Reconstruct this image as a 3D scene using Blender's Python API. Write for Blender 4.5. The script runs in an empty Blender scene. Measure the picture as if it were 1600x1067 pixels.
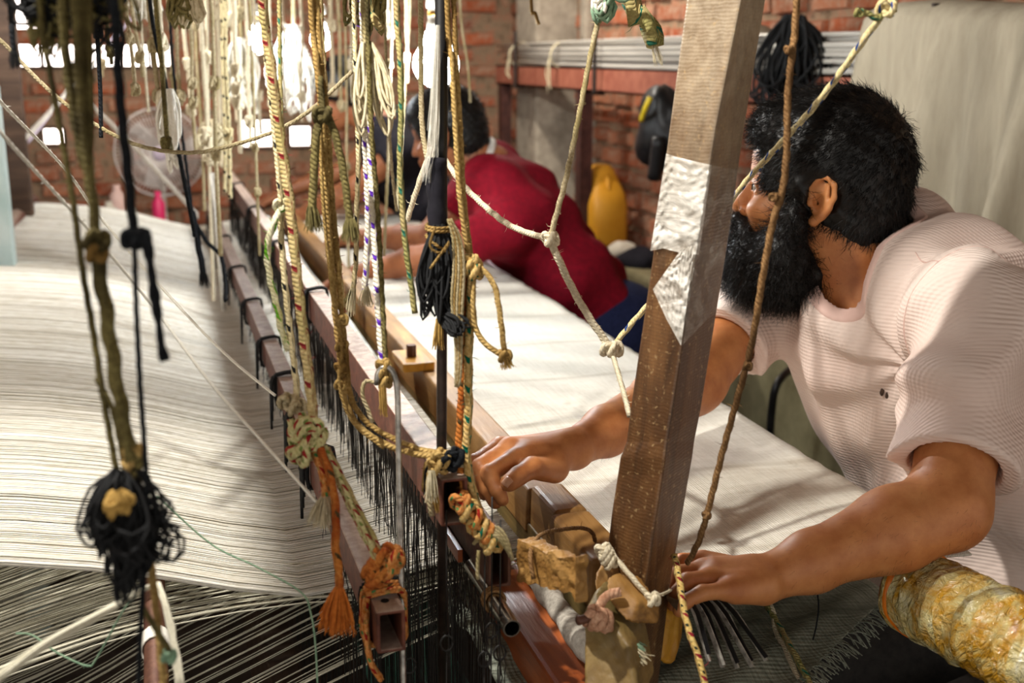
import bpy, math, random
import numpy as np
from mathutils import Vector, Matrix
random.seed(7); RNG = np.random.default_rng(7)
S = bpy.context.scene
COL = S.collection
PI = math.pi

# ---------------------------------------------------------------- camera
FPX = 1850.0; YAW = math.radians(16.85); PITCH = math.radians(13.6); CAM = Vector((0, 0, 1.45))
FW = Vector((math.sin(YAW)*math.cos(PITCH), math.cos(YAW)*math.cos(PITCH), -math.sin(PITCH)))
RT = Vector((math.cos(YAW), -math.sin(YAW), 0))
UPV = RT.cross(FW)
cd = bpy.data.cameras.new('camera'); cam = bpy.data.objects.new('camera', cd); COL.objects.link(cam)
cd.sensor_width = 36; cd.lens = FPX/1600*36; cd.clip_start = .02
m = Matrix((RT, UPV, -FW)).transposed().to_4x4(); m.translation = CAM; cam.matrix_world = m
cd.dof.use_dof = True; cd.dof.focus_distance = 1.36; cd.dof.aperture_fstop = 5.6
S.camera = cam
# ---------------------------------------------------------------- light
w = bpy.data.worlds.new('world'); S.world = w; w.use_nodes = True
bg = w.node_tree.nodes['Background']; bg.inputs[0].default_value = (1.0, .93, .84, 1); bg.inputs[1].default_value = .52
S.view_settings.view_transform = 'Standard'; S.view_settings.look = 'None'; S.view_settings.gamma = 1
S.view_settings.use_curve_mapping = False; S.view_settings.exposure = 0.74
def lamp(name, loc, energy, radius, color=(1, 1, 1), kind='POINT', target=None, size=1.0):
    l = bpy.data.lights.new(name, kind); l.energy = energy; l.color = color
    if kind == 'AREA': l.size = size
    else: l.shadow_soft_size = radius
    o = bpy.data.objects.new(name, l); COL.objects.link(o); o.location = loc
    if target is not None:
        o.rotation_euler = (Vector(target)-Vector(loc)).to_track_quat('-Z', 'Y').to_euler()
    return o
lamp('unseen_lamp', (-.22, 1.02, 2.15), 56, .018, (1.0, .96, .88))
lamp('unseen_lamp', (-.22, 2.85, 2.15), 52, .018, (1.0, .97, .92))  # added lamp that lights the far warp, no bulb is seen here
lamp('unseen_lamp', (1.05, 4.4, 2.2), 40, .035, (1.0, .93, .82))  # added to brighten the brick wall, no lamp is seen here
lamp('added_fill_light', (-1.9, -.6, 2.1), 9, 0, (1.0, .95, .86), 'AREA', (.6, 1.6, .9), 1.3)  # added fill from the open near side, no doorway is seen
BULB_E = 130.0

# ---------------------------------------------------------------- picture rays (real distances chosen per item)
def ray(x, y): return FW + RT*((x-800)/FPX) + UPV*((533.5-y)/FPX)
def D(x, y, d): return CAM + ray(x, y)*d
def AX(x, y, X): r = ray(x, y); return CAM + r*(X/r.x)
def AY(x, y, Y): r = ray(x, y); return CAM + r*(Y/r.y)
def AZ(x, y, Z): r = ray(x, y); return CAM + r*((Z-CAM.z)/r.z)

# ---------------------------------------------------------------- materials
def lin(h):
    h = h.lstrip('#'); c = [int(h[i:i+2], 16)/255 for i in (0, 2, 4)]
    return tuple((v/12.92 if v <= .04045 else ((v+.055)/1.055)**2.4) for v in c) + (1,)
class NT:
    def __init__(s, name):
        s.m = bpy.data.materials.new(name); s.m.use_nodes = True; s.t = s.m.node_tree
        s.b = s.t.nodes['Principled BSDF']; s.out = s.t.nodes['Material Output']; s._uv = None; s._ob = None
    def n(s, typ, **k):
        nd = s.t.nodes.new(typ)
        for a, v in k.items(): setattr(nd, a, v)
        return nd
    def l(s, a, b): s.t.links.new(a, b)
    def tc(s, kind='Object'):
        if s._ob is None: s._ob = s.n('ShaderNodeTexCoord')
        return s._ob.outputs[kind]
    def noise(s, scale, detail=4, rough=.6, vec=None, stretch=None, dist=0):
        nz = s.n('ShaderNodeTexNoise'); nz.inputs['Scale'].default_value = scale; nz.inputs['Detail'].default_value = detail
        nz.inputs['Roughness'].default_value = rough; nz.inputs['Distortion'].default_value = dist
        v = vec or s.tc()
        if stretch:
            mp = s.n('ShaderNodeMapping'); mp.inputs['Scale'].default_value = stretch; s.l(v, mp.inputs[0]); v = mp.outputs[0]
        s.l(v, nz.inputs['Vector']); return nz.outputs['Fac']
    def ramp(s, fac, stops, mode='LINEAR'):
        r = s.n('ShaderNodeValToRGB'); cr = r.color_ramp; cr.interpolation = mode
        while len(cr.elements) < len(stops): cr.elements.new(.5)
        for e, (p, c) in zip(cr.elements, stops): e.position = p; e.color = lin(c) if isinstance(c, str) else (c, c, c, 1)
        s.l(fac, r.inputs[0]); return r.outputs[0]
    def mix(s, fac, a, b, mode='MIX'):
        x = s.n('ShaderNodeMix', data_type='RGBA', blend_type=mode)
        for i, v in ((0, fac), (6, a), (7, b)):
            if isinstance(v, (int, float)): x.inputs[i].default_value = v
            elif isinstance(v, str): x.inputs[i].default_value = lin(v)
            else: s.l(v, x.inputs[i])
        return x.outputs[2]
    def math(s, op, a, b=None, c=None):
        x = s.n('ShaderNodeMath', operation=op)
        for i, v in enumerate((a, b, c)):
            if v is None: continue
            if isinstance(v, (int, float)): x.inputs[i].default_value = v
            else: s.l(v, x.inputs[i])
        return x.outputs[0]
    def bump(s, h, strength=.3, dist=.002, prev=None):
        b = s.n('ShaderNodeBump'); b.inputs['Strength'].default_value = strength; b.inputs['Distance'].default_value = dist
        s.l(h, b.inputs['Height'])
        if prev is not None: s.l(prev, b.inputs['Normal'])
        return b.outputs[0]
    def done(s, col=None, rough=.7, metal=0, normal=None, sss=0, spec=.5, emis=None, estr=0):
        if col is not None:
            if isinstance(col, str): s.b.inputs['Base Color'].default_value = lin(col)
            else: s.l(col, s.b.inputs['Base Color'])
        if isinstance(rough, (int, float)): s.b.inputs['Roughness'].default_value = rough
        else: s.l(rough, s.b.inputs['Roughness'])
        s.b.inputs['Metallic'].default_value = metal
        s.b.inputs['Specular IOR Level'].default_value = spec
        if normal is not None: s.l(normal, s.b.inputs['Normal'])
        if sss:
            s.b.inputs['Subsurface Weight'].default_value = sss; s.b.inputs['Subsurface Radius'].default_value = (1, .35, .2)
            s.b.inputs['Subsurface Scale'].default_value = .006
        if emis: s.b.inputs['Emission Color'].default_value = lin(emis); s.b.inputs['Emission Strength'].default_value = estr
        return s.m
M = {}
def simple(name, c1, c2, scale=40, rough=.7, metal=0, bs=.3, bd=.001, stretch=None, detail=5, spec=.4, sss=0):
    t = NT(name); f = t.noise(scale, detail, .65, stretch=stretch)
    col = t.ramp(f, [(.3, c1), (.7, c2)])
    M[name] = t.done(col, rough, metal, t.bump(f, bs, bd), spec=spec, sss=sss); return M[name]
def ropemat(name, base, base2, fleck=None, period=.02, duty=.28, soil=None, strands=3, fl2=None):
    """u = metres along the rope, v = turn around it"""
    t = NT(name); uv = t.tc('UV'); sp = t.n('ShaderNodeSeparateXYZ'); t.l(uv, sp.inputs[0]); u, v = sp.outputs[0], sp.outputs[1]
    f = t.noise(300, 3, .6); col = t.ramp(f, [(.3, base), (.72, base2)])
    if soil:
        g = t.noise(14, 3, .6); col = t.mix(t.ramp(g, [(.45, 0.), (.65, 1.)]), col, soil)
    if fleck:
        ph = t.math('FRACT', t.math('ADD', t.math('DIVIDE', u, period), t.math('MULTIPLY', v, 1.0)))
        bandv = t.math('FRACT', t.math('ADD', t.math('MULTIPLY', v, 2.0), t.math('DIVIDE', u, period*2)))
        mk = t.math('MULTIPLY', t.math('LESS_THAN', ph, duty), t.math('LESS_THAN', bandv, .36))
        col = t.mix(mk, col, fleck)
        if fl2:
            ph2 = t.math('FRACT', t.math('ADD', t.math('DIVIDE', u, period*.73), .5))
            mk2 = t.math('MULTIPLY', t.math('LESS_THAN', ph2, duty), t.math('GREATER_THAN', bandv, .74)); col = t.mix(mk2, col, fl2)
    br = t.math('ABSOLUTE', t.math('SINE', t.math('ADD', t.math('MULTIPLY', v, PI*strands), t.math('MULTIPLY', u, 700))))
    M[name] = t.done(col, .9, 0, t.bump(br, .7, .0012), spec=.15); return M[name]
def woodmat(name, dark, mid, light, axis='Y', scale=30, rough=.55, worn=None):
    t = NT(name); st = {'X': (.12, 1, 1), 'Y': (1, .1, 1), 'Z': (1, 1, .1)}[axis]
    f = t.noise(scale, 6, .65, stretch=st, dist=.8); g = t.noise(5, 4, .6)
    col = t.ramp(f, [(.28, dark), (.5, mid), (.75, light)])
    if worn: col = t.mix(t.ramp(g, [(.48, 0.), (.7, .8)]), col, worn)
    f2 = t.noise(160, 3, .7, stretch=st)
    nrm = t.bump(f2, .35, .0015, t.bump(f, .4, .003))
    M[name] = t.done(col, rough, 0, nrm, spec=.4); return M[name]

t = NT('skin')
f = t.noise(45, 5, .6); g = t.noise(9, 2, .5)
c = t.mix(t.ramp(g, [(.35, 0.), (.7, 1.)]), t.ramp(f, [(.3, '#b47242'), (.7, '#cc8d58')]), t.ramp(f, [(.3, '#a66236'), (.7, '#be7b48')]))
M['skin'] = t.done(c, .48, 0, t.bump(t.noise(700, 3, .7), .25, .0006, t.bump(t.noise(120, 3, .6), .2, .001)), sss=.12, spec=.45)
simple('skin_plain', '#8a5233', '#a66a45', 30, .55, sss=.08)
simple('lip', '#8f4a3c', '#a35b4a', 80, .45)
simple('nail', '#d09a78', '#dcab8c', 60, .35)
simple('eye_white', '#8d8378', '#a39a8f', 20, .3, bs=0)
simple('hair', '#050505', '#100d0b', 200, .42, spec=.35)
simple('beard_hair', '#060505', '#16110e', 200, .45, spec=.35)
# shirt: pale pink waffle knit
t = NT('pink_knit'); o = t.tc(); sp = t.n('ShaderNodeSeparateXYZ'); t.l(o, sp.inputs[0])
hh = t.math('ADD', t.math('MULTIPLY', sp.outputs[0], .55), t.math('MULTIPLY', sp.outputs[1], .85)); sx = t.math('SINE', t.math('MULTIPLY', t.math('ADD', hh, sp.outputs[2]), 640.)); sz = t.math('SINE', t.math('MULTIPLY', t.math('SUBTRACT', hh, sp.outputs[2]), 640.))
wf = t.math('MULTIPLY', sx, sz)
col = t.ramp(t.noise(6, 3, .5), [(.35, '#dfc8bd'), (.7, '#ebdad0')])
M['pink_knit'] = t.done(col, .85, 0, t.bump(wf, .35, .0016, t.bump(t.noise(40, 3, .5), .2, .003)), spec=.2)
t = NT('pink_rib'); M['pink_rib'] = t.done(t.ramp(t.noise(30, 3), [(.3, '#d8b6ac'), (.7, '#e2c5bb')]), .9, 0, t.bump(t.noise(200, 3), .3, .001), spec=.15)
simple('red_cotton', '#6c0418', '#8c0a22', 60, .85, bs=.3, spec=.2)
simple('dark_cotton', '#17161c', '#24222a', 60, .9, spec=.2)
simple('navy_denim', '#151a35', '#242b4d', 120, .9, spec=.2)
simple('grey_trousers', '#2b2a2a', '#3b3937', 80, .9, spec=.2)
simple('lavender_cotton', '#c9b6cc', '#ddd0dd', 30, .9, spec=.2)
simple('white_trim', '#cdc6bc', '#e3ded4', 40, .8)
# woven cloth: cream, lines of weft along Y
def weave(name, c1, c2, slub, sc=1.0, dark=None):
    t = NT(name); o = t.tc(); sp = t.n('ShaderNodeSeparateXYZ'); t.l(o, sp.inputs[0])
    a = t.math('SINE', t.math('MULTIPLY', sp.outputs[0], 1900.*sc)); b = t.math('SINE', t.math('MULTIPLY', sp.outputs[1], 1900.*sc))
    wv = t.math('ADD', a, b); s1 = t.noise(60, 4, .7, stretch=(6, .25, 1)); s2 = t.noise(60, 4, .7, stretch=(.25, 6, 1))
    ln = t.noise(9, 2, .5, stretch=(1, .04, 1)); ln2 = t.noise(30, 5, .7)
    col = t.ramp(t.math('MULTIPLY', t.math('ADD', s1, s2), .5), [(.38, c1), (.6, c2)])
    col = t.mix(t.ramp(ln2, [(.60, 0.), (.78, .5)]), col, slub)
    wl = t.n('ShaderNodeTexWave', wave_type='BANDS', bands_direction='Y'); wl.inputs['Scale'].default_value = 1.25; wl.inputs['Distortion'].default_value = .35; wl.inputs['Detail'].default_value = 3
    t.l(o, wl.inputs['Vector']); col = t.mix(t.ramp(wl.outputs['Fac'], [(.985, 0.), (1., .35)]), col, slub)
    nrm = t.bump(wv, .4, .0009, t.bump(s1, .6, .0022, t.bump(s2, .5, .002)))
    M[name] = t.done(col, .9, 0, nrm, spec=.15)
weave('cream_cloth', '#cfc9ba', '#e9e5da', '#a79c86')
weave('shaded_cloth', '#6c7468', '#a4a899', '#3f463e', .6)  # the same cream cloth lower down, its shade put into the colour
simple('linen_towel', '#9e9480', '#b8ae98', 25, .95, bs=.4, bd=.002, stretch=(1, 1, .2), spec=.1)
t = NT('warp_yarn'); o = t.tc(); f = t.noise(5, 3, .7, stretch=(.15, 60, 1)); g = t.noise(900, 2, .5, stretch=(.02, 1, .3))
M['warp_yarn'] = t.done(t.mix(t.ramp(f, [(.35, .5), (.6, 0.)]), t.ramp(g, [(.3, '#dcd7c8'), (.55, '#f8f6ef')]), '#b7ab92'), .85, 0, spec=.2)
simple('warp_yarn_low', '#c4bfa8', '#e4e0ce', 700, .85, spec=.2)
simple('dark_yarn', '#0c0d0e', '#1d1e20', 300, .8, spec=.3)
simple('white_cord', '#d8d3c4', '#efece2', 300, .85, spec=.2)
simple('heddle_wire', '#101010', '#2a2724', 200, .5, metal=.2)
simple('rusty_steel', '#4b2b22', '#76513f', 60, .55, metal=.25, bs=.4)
simple('dusty_steel', '#6b4a3c', '#a08672', 120, .6, metal=.15, bs=.4)
t = NT('dusty_steel'); f = t.noise(70, 5, .65); ge = t.n('ShaderNodeNewGeometry'); sp = t.n('ShaderNodeSeparateXYZ'); t.l(ge.outputs['Normal'], sp.inputs[0])
up_ = t.ramp(t.math('ADD', sp.outputs[2], t.math('MULTIPLY', t.math('SUBTRACT', f, .5), .6)), [(.5, 0.), (.85, 1.)])
M['dusty_steel'] = t.done(t.mix(up_, t.ramp(f, [(.3, '#4a271c'), (.6, '#70402f'), (.8, '#8a5a42')]), t.ramp(f, [(.3, '#8d7466'), (.7, '#c0ab9a')])), .55, .1, t.bump(f, .4, .001), spec=.4)
simple('dark_steel', '#1a1512', '#3a2c24', 60, .45, metal=.5)
simple('inside_black', '#050403', '#0d0a08', 60, .9)
simple('bright_steel', '#8d8980', '#c8c4ba', 60, .22, metal=1, bs=.05)
simple('strip_glint', '#5f5b55', '#cfcac0', 90, .22, metal=.1, bs=.1)
simple('reed_steel', '#55524e', '#b8b3aa', 90, .25, metal=.75, bs=.1, stretch=(1, .1, 1))
simple('rod_steel', '#a8a49c', '#dedad0', 30, .35, metal=.2, bs=.1, stretch=(1, .05, 1))
simple('red_oxide_steel', '#8a4a38', '#ab6a54', 20, .6, bs=.3)
simple('brown_steel', '#3a2320', '#5d3a32', 30, .5, metal=.3)
woodmat('beater_wood', '#6a4722', '#98703e', '#c8a064', 'Y', 28, .48, '#7d5a30')
woodmat('beater_side_wood', '#4c391c', '#7a6136', '#9d8350', 'Y', 26, .5, '#5f5c38')
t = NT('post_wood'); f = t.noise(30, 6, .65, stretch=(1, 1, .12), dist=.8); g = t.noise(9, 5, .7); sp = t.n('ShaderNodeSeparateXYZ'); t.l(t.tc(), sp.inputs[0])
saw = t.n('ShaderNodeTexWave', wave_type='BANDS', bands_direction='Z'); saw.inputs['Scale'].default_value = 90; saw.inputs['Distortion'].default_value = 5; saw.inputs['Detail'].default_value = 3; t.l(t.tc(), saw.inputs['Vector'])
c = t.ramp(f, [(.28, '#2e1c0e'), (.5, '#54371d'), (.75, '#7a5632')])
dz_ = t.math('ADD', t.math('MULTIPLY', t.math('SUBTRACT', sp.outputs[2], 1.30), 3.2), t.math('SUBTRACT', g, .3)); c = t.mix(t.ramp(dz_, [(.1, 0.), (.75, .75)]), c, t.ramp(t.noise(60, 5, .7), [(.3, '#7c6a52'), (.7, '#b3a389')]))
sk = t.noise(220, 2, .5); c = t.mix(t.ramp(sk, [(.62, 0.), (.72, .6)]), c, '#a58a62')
M['post_wood'] = t.done(c, .42, 0, t.bump(saw.outputs['Fac'], .13, .0015, t.bump(f, .4, .003)), spec=.5)
woodmat('post_dark_wood', '#22120a', '#3d2213', '#5a351f', 'Z', 30, .45)
woodmat('raw_wood', '#553716', '#8f6730', '#bb9154', 'Y', 30, .6)
woodmat('red_wood', '#5f2a14', '#93491f', '#b4693a', 'Y', 26, .4)
woodmat('block_wood', '#8a5a1c', '#c08828', '#d9a644', 'Y', 20, .4)
woodmat('old_timber', '#2c1f17', '#4a372a', '#6b5443', 'X', 20, .7)
simple('foam_grey', '#8c857a', '#c9c1b4', 90, .95, bs=.8, bd=.003)
simple('teal_paint', '#4f8f80', '#78b6a4', 12, .5)
simple('pale_teal_paint', '#a9c4c4', '#cfdcdc', 8, .6)
simple('concrete', '#8a8071', '#b9ad9b', 18, .95, bs=.6, bd=.004)
simple('floor_earth', '#2c241e', '#4f4237', 6, .95, bs=.5, bd=.005)
simple('olive_plaster', '#6b6244', '#938a68', 8, .9, bs=.4, bd=.003)
simple('black_plastic', '#0b0b0c', '#1c1b1c', 20, .45)
simple('yellow_plastic', '#c98a1c', '#dba032', 8, .45, bs=.1)
simple('yellow_cap', '#e2c21a', '#f0d638', 8, .4, bs=.1)
simple('sack_white', '#b5ac9a', '#d8d1c2', 14, .9, bs=.5, bd=.006)
simple('pink_plastic', '#d2265e', '#e53a74', 8, .4, bs=.1)
simple('fan_metal', '#cfc6c0', '#ece4de', 10, .4, metal=.1, bs=.05)
simple('white_plastic', '#c9c6bc', '#dedbd0', 10, .4, bs=.05)
simple('brass', '#a37a35', '#caa055', 20, .35, metal=.9, bs=.05)
simple('green_yarn', '#5f8268', '#93ad90', 200, .9)
simple('orange_yarn', '#b8601f', '#e08a3c', 200, .85, spec=.2)
simple('gold_yarn', '#8f6f33', '#c9a35c', 200, .85, spec=.2)
simple('cream_yarn', '#b5a885', '#ddd2b4', 200, .85, spec=.2)
simple('olive_yarn', '#5c5430', '#8a7f50', 200, .85, spec=.2)
ropemat('rope_cream_red', '#94804f', '#c6b284', '#742222', .018, .3, '#9c8f5a')
ropemat('rope_cream', '#978663', '#d2c4a2', soil='#94865c')
ropemat('rope_gold', '#8a6c38', '#cdae70', soil='#785c30')
ropemat('rope_olive', '#54492a', '#8c8150', soil='#403820')
ropemat('rope_olive_fleck', '#6f6b3a', '#a8a268', '#2f6a55', .02, .3, soil='#b5a070')
ropemat('rope_green_fleck', '#b08a48', '#d9bd82', '#0f5c46', .014, .42)
ropemat('rope_orange', '#a0541c', '#d08a44', '#4a3a20', .018, .25, soil='#8c3812')
ropemat('rope_orange_red', '#b0641f', '#dca062', '#8c1f16', .016, .35, fl2='#4a7a45')
ropemat('rope_purple_fleck', '#d6cdb8', '#efe8d8', '#5b2fa8', .016, .35)
ropemat('rope_blue_fleck', '#c9b078', '#ecdfae', '#1f3f7c', .020, .32)
ropemat('rope_black_fleck', '#c2b083', '#e2d5ab', '#202020', .02, .3)
ropemat('rope_multi', '#c4a054', '#e4cc86', '#8c2430', .01, .4, fl2='#27302a')
ropemat('rope_jute', '#6f4f2f', '#a88358', soil='#5a4026')
ropemat('rope_black', '#0d0f12', '#23262a')
ropemat('rope_white', '#cdbfa0', '#ece2c8')
ropemat('rope_green_red', '#a39a62', '#d2c998', '#8e2626', .012, .45, fl2='#6d7a3e')
ropemat('rope_pinkish', '#b58468', '#dbb496', soil='#8a5a3c')
ropemat('rope_frayed_green', '#a9a262', '#dcd6a8', '#5f9a24', .03, .4, soil='#e8e2c8')
# plastics
t = NT('film_lit'); f = t.noise(22, 4, .6, stretch=(1, 1, 3), dist=1.2)
t.b.inputs['Alpha'].default_value = 1
t.l(t.ramp(f, [(.35, .35), (.65, .95)]), t.b.inputs['Alpha'])
M['film_lit'] = t.done(t.ramp(f, [(.3, '#d8d2c4'), (.7, '#f6f3ec')]), .32, 0, t.bump(f, .45, .004), spec=.6)  # film on the lit face of the post, brightness put into colour and opacity
t = NT('film_shaded'); f = t.noise(30, 4, .6, dist=1.2)
t.l(t.ramp(f, [(.45, .08), (.75, .4)]), t.b.inputs['Alpha'])
M['film_shaded'] = t.done('#e6e0d2', .15, 0, t.bump(f, 1, .006), spec=.9)  # same film on the dark face, shade put into its opacity
t = NT('wrapped_roller'); f = t.noise(14, 5, .65, stretch=(1, 1, 1), dist=1.5); g = t.noise(34, 4, .6, stretch=(1, 1.4, 1), dist=2)
M['wrapped_roller'] = t.done(t.ramp(f, [(.25, '#84520f'), (.42, '#c08e26'), (.55, '#cfc084'), (.72, '#ece8d2')]), .16, 0, t.bump(g, 1, .012), spec=.8)
simple('orange_wrap', '#d96a12', '#f08a24', 20, .4, bs=.5, bd=.004)
# glow
def glow(name, hexc, st):
    t = NT(name); M[name] = t.done(hexc, .5, emis=hexc, estr=st); return M[name]
glow('bulb_glow', '#f4fbff', BULB_E); glow('bulb_glow_far', '#f4fbff', BULB_E*.9); glow('daylight_pane', '#fff4ee', 4.5)
# bricks
t = NT('brick_face'); oi = t.n('ShaderNodeObjectInfo'); f = t.noise(26, 5, .7); g = t.noise(9, 3, .6)
c = t.ramp(oi.outputs['Random'], [(0, '#8f4a34'), (.3, '#b0603f'), (.6, '#9b6a52'), (.85, '#c07a58'), (1., '#7a4636')])
c = t.mix(t.ramp(f, [(.45, 0.), (.72, .85)]), c, '#b3a08a')
M['brick_face'] = t.done(c, .95, 0, t.bump(f, .6, .004), spec=.1)
t = NT('mortar'); f = t.noise(22, 6, .7); M['mortar'] = t.done(t.ramp(f, [(.3, '#6a5341'), (.48, '#9a846c'), (.58, '#a3725a'), (.72, '#c4b196')]), .98, 0, t.bump(f, .8, .008), spec=.05)

# ---------------------------------------------------------------- object helpers
def link(name, verts, faces, mat, parent=None, smooth=False, uvs=None, mats=None, fm=None):
    me = bpy.data.meshes.new(name)
    me.from_pydata([tuple(v) for v in verts], [], faces)
    me.materials.append(M[mat] if isinstance(mat, str) else mat)
    for x in (mats or []): me.materials.append(M[x])
    if fm is not None: me.polygons.foreach_set('material_index', fm)
    if smooth: me.polygons.foreach_set('use_smooth', [True]*len(me.polygons))
    if uvs is not None:
        ul = me.uv_layers.new(name='UVMap'); li = np.empty(len(me.loops), dtype=np.int32); me.loops.foreach_get('vertex_index', li)
        ul.data.foreach_set('uv', np.asarray(uvs, dtype=np.float32)[li].ravel())
    me.update()
    ob = bpy.data.objects.new(name, me); COL.objects.link(ob)
    if parent is not None: ob.parent = parent
    return ob
LABELS = set()
def tag(o, label, cat, group=None, kind=None):
    if label: o['label'] = label
    if cat: o['category'] = cat
    if group: o['group'] = group
    if kind: o['kind'] = kind
    return o
def empty(name, label, cat, group=None):
    o = bpy.data.objects.new(name, None); COL.objects.link(o); o.empty_display_size = .05
    return tag(o, label, cat, group)
def struct(o): o['kind'] = 'structure'; return o
class MB:
    def __init__(s): s.v = []; s.f = []; s.u = []; s.m = []
    def add(s, V, F, U=None, mi=0):
        b = len(s.v); s.v += [tuple(x) for x in V]; s.f += [tuple(i+b for i in q) for q in F]
        s.u += (U if U is not None else [(0., 0.)]*len(V)); s.m += [mi]*len(F)
    def hexa(s, P8, mi=0):
        s.add(P8, [(0, 3, 2, 1), (4, 5, 6, 7), (0, 1, 5, 4), (1, 2, 6, 5), (2, 3, 7, 6), (3, 0, 4, 7)], None, mi)
    def box(s, lo, hi, mi=0):
        x0, y0, z0 = lo; x1, y1, z1 = hi
        s.hexa([(x0, y0, z0), (x1, y0, z0), (x1, y1, z0), (x0, y1, z0), (x0, y0, z1), (x1, y0, z1), (x1, y1, z1), (x0, y1, z1)], mi)
    def tube(s, pts, r, n=8, rf=None, caps=True, us=1.0, mi=0):
        """pts list of Vector, r radius or list"""
        k = len(pts); P = [Vector(p) for p in pts]; R = r if hasattr(r, '__len__') else [r]*k
        T = [(P[min(i+1, k-1)]-P[max(i-1, 0)]).normalized() for i in range(k)]
        a = Vector((0, 0, 1)) if abs(T[0].z) < .9 else Vector((1, 0, 0)); N = T[0].cross(a).normalized()
        V = []; U = []; s0 = 0.0
        for i in range(k):
            if i:
                s0 += (P[i]-P[i-1]).length
                ax = T[i-1].cross(T[i])
                if ax.length > 1e-7: N = Matrix.Rotation(T[i-1].angle(T[i], 0), 3, ax.normalized()) @ N
            N = (N - T[i]*N.dot(T[i])).normalized(); B = T[i].cross(N)
            for j in range(n):
                th = 2*PI*j/n; rr = R[i]*(rf(s0, th) if rf else 1)
                V.append(P[i]+(N*math.cos(th)+B*math.sin(th))*rr); U.append((s0*us, j/n))
        F = [(i*n+j, i*n+(j+1) % n, (i+1)*n+(j+1) % n, (i+1)*n+j) for i in range(k-1) for j in range(n)]
        if caps: F.append(tuple(range(n-1, -1, -1))); F.append(tuple((k-1)*n+j for j in range(n)))
        s.add(V, F, U, mi)
    def build(s, name, mat, parent=None, smooth=False, mats=None):
        return link(name, s.v, s.f, mat, parent, smooth, s.u, mats, s.m if mats else None)
def bevel(o, wd, seg=2):
    md = o.modifiers.new('b', 'BEVEL'); md.width = wd; md.segments = seg; md.limit_method = 'ANGLE'; return o
def catmull(pts, step=.006):
    P = [Vector(p) for p in pts]
    if len(P) == 2: P = [P[0], P[0].lerp(P[1], .5), P[1]]
    Q = [P[0]*2-P[1]]+P+[P[-1]*2-P[-2]]; out = []
    for i in range(1, len(Q)-2):
        a, b, c, d = Q[i-1:i+3]; n = max(2, int((c-b).length/step))
        for k in range(n):
            t = k/n
            out.append(.5*((2*b)+(c-a)*t+(2*a-5*b+4*c-d)*t*t+(3*b-a-3*c+d)*t**3))
    out.append(P[-1]); return out
def px(pts, d=None):
    out = []
    for p in pts:
        if isinstance(p, Vector): out.append(p)
        else: out.append(D(p[0], p[1], p[2] if len(p) > 2 else d))
    return out
TOPZ = 2.0
def rope_mesh(mb, P, r, fuzz=0, ridge=.12, lobes=3, pitch=None, n=8, step=None, taper=None):
    Q = catmull(P, step or max(.004, r*.9)); pitch = pitch or r*7
    rr = [r]*len(Q)
    if taper: rr = [r*(taper[0]+(taper[1]-taper[0])*i/(len(Q)-1)) for i in range(len(Q))]
    mb.tube(Q, rr, n, rf=lambda s0, th: 1+ridge*math.cos(lobes*(th-2*PI*s0/pitch/lobes*1.0)), us=1)
    if fuzz:
        for _ in range(int(len(Q)*fuzz)):
            i = random.randrange(1, len(Q)-1); p = Q[i]; dr = Vector((random.gauss(0, 1), random.gauss(0, 1), random.gauss(0, 1))).normalized()
            L = r*random.uniform(.5, 1.5)+.001; a = p+dr*r*.8; b = a+dr*L*.6; c = b+(dr+Vector((random.gauss(0, .6), random.gauss(0, .6), random.gauss(0, .6))))*L*.5
            w_ = Vector((random.gauss(0, 1), random.gauss(0, 1), random.gauss(0, 1))).cross(dr).normalized()*.0003
            mb.add([a-w_, a+w_, b+w_, b-w_, c], [(0, 1, 2, 3), (3, 2, 4)])
def rope(name, label, pts, r, mat, d=None, fuzz=.8, cat='rope', group=None, parent=None, up=True, dup=.0, n=8, taper=None, ridge=.12, off=None):
    P = px(pts, d)
    if up and not isinstance(pts[0], Vector) and pts[0][1] <= 8:
        p0 = P[0]; P = [Vector((p0.x+dup, p0.y, TOPZ))]+[Vector((p0.x+dup*.3, p0.y, (TOPZ+p0.z)/2))]+P
    mb = MB(); rope_mesh(mb, P, r, fuzz, n=n, taper=taper, ridge=ridge)
    o = mb.build(name, mat, parent, True)
    if parent is None: tag(o, label, cat, group)
    elif label: o['label'] = label
    return o
def knot(parent, c, R, r, mat, name='knot', axis=None, label=None, fuzz=.4, sq=1.3):
    """a real tied lump: trefoil of the rope's own thickness"""
    c = Vector(c) if isinstance(c, Vector) else D(*c); pts = []
    ax = (axis or Vector((0, 0, 1))).normalized(); q = ax.to_track_quat('Z', 'Y').to_matrix() @ Matrix.Rotation(random.uniform(0, 6), 3, 'Z')
    for i in range(37):
        t_ = 2*PI*i/36
        v = Vector(((math.sin(t_)+2*math.sin(2*t_))/3, (math.cos(t_)-2*math.cos(2*t_))/3, -math.sin(3*t_)*.55*sq))
        pts.append(c+(q@v)*R)
    mb = MB(); mb.tube(pts, r, 8, rf=lambda s, th: 1+.1*math.cos(3*th+s*900)); 
    if fuzz:
        rope_mesh(mb, [c-ax*R*.6, c+ax*R*.1, c+ax*R*.6], r, fuzz)
    o = mb.build(name, mat, parent, True)
    if label: o['label'] = label
    return o
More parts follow.
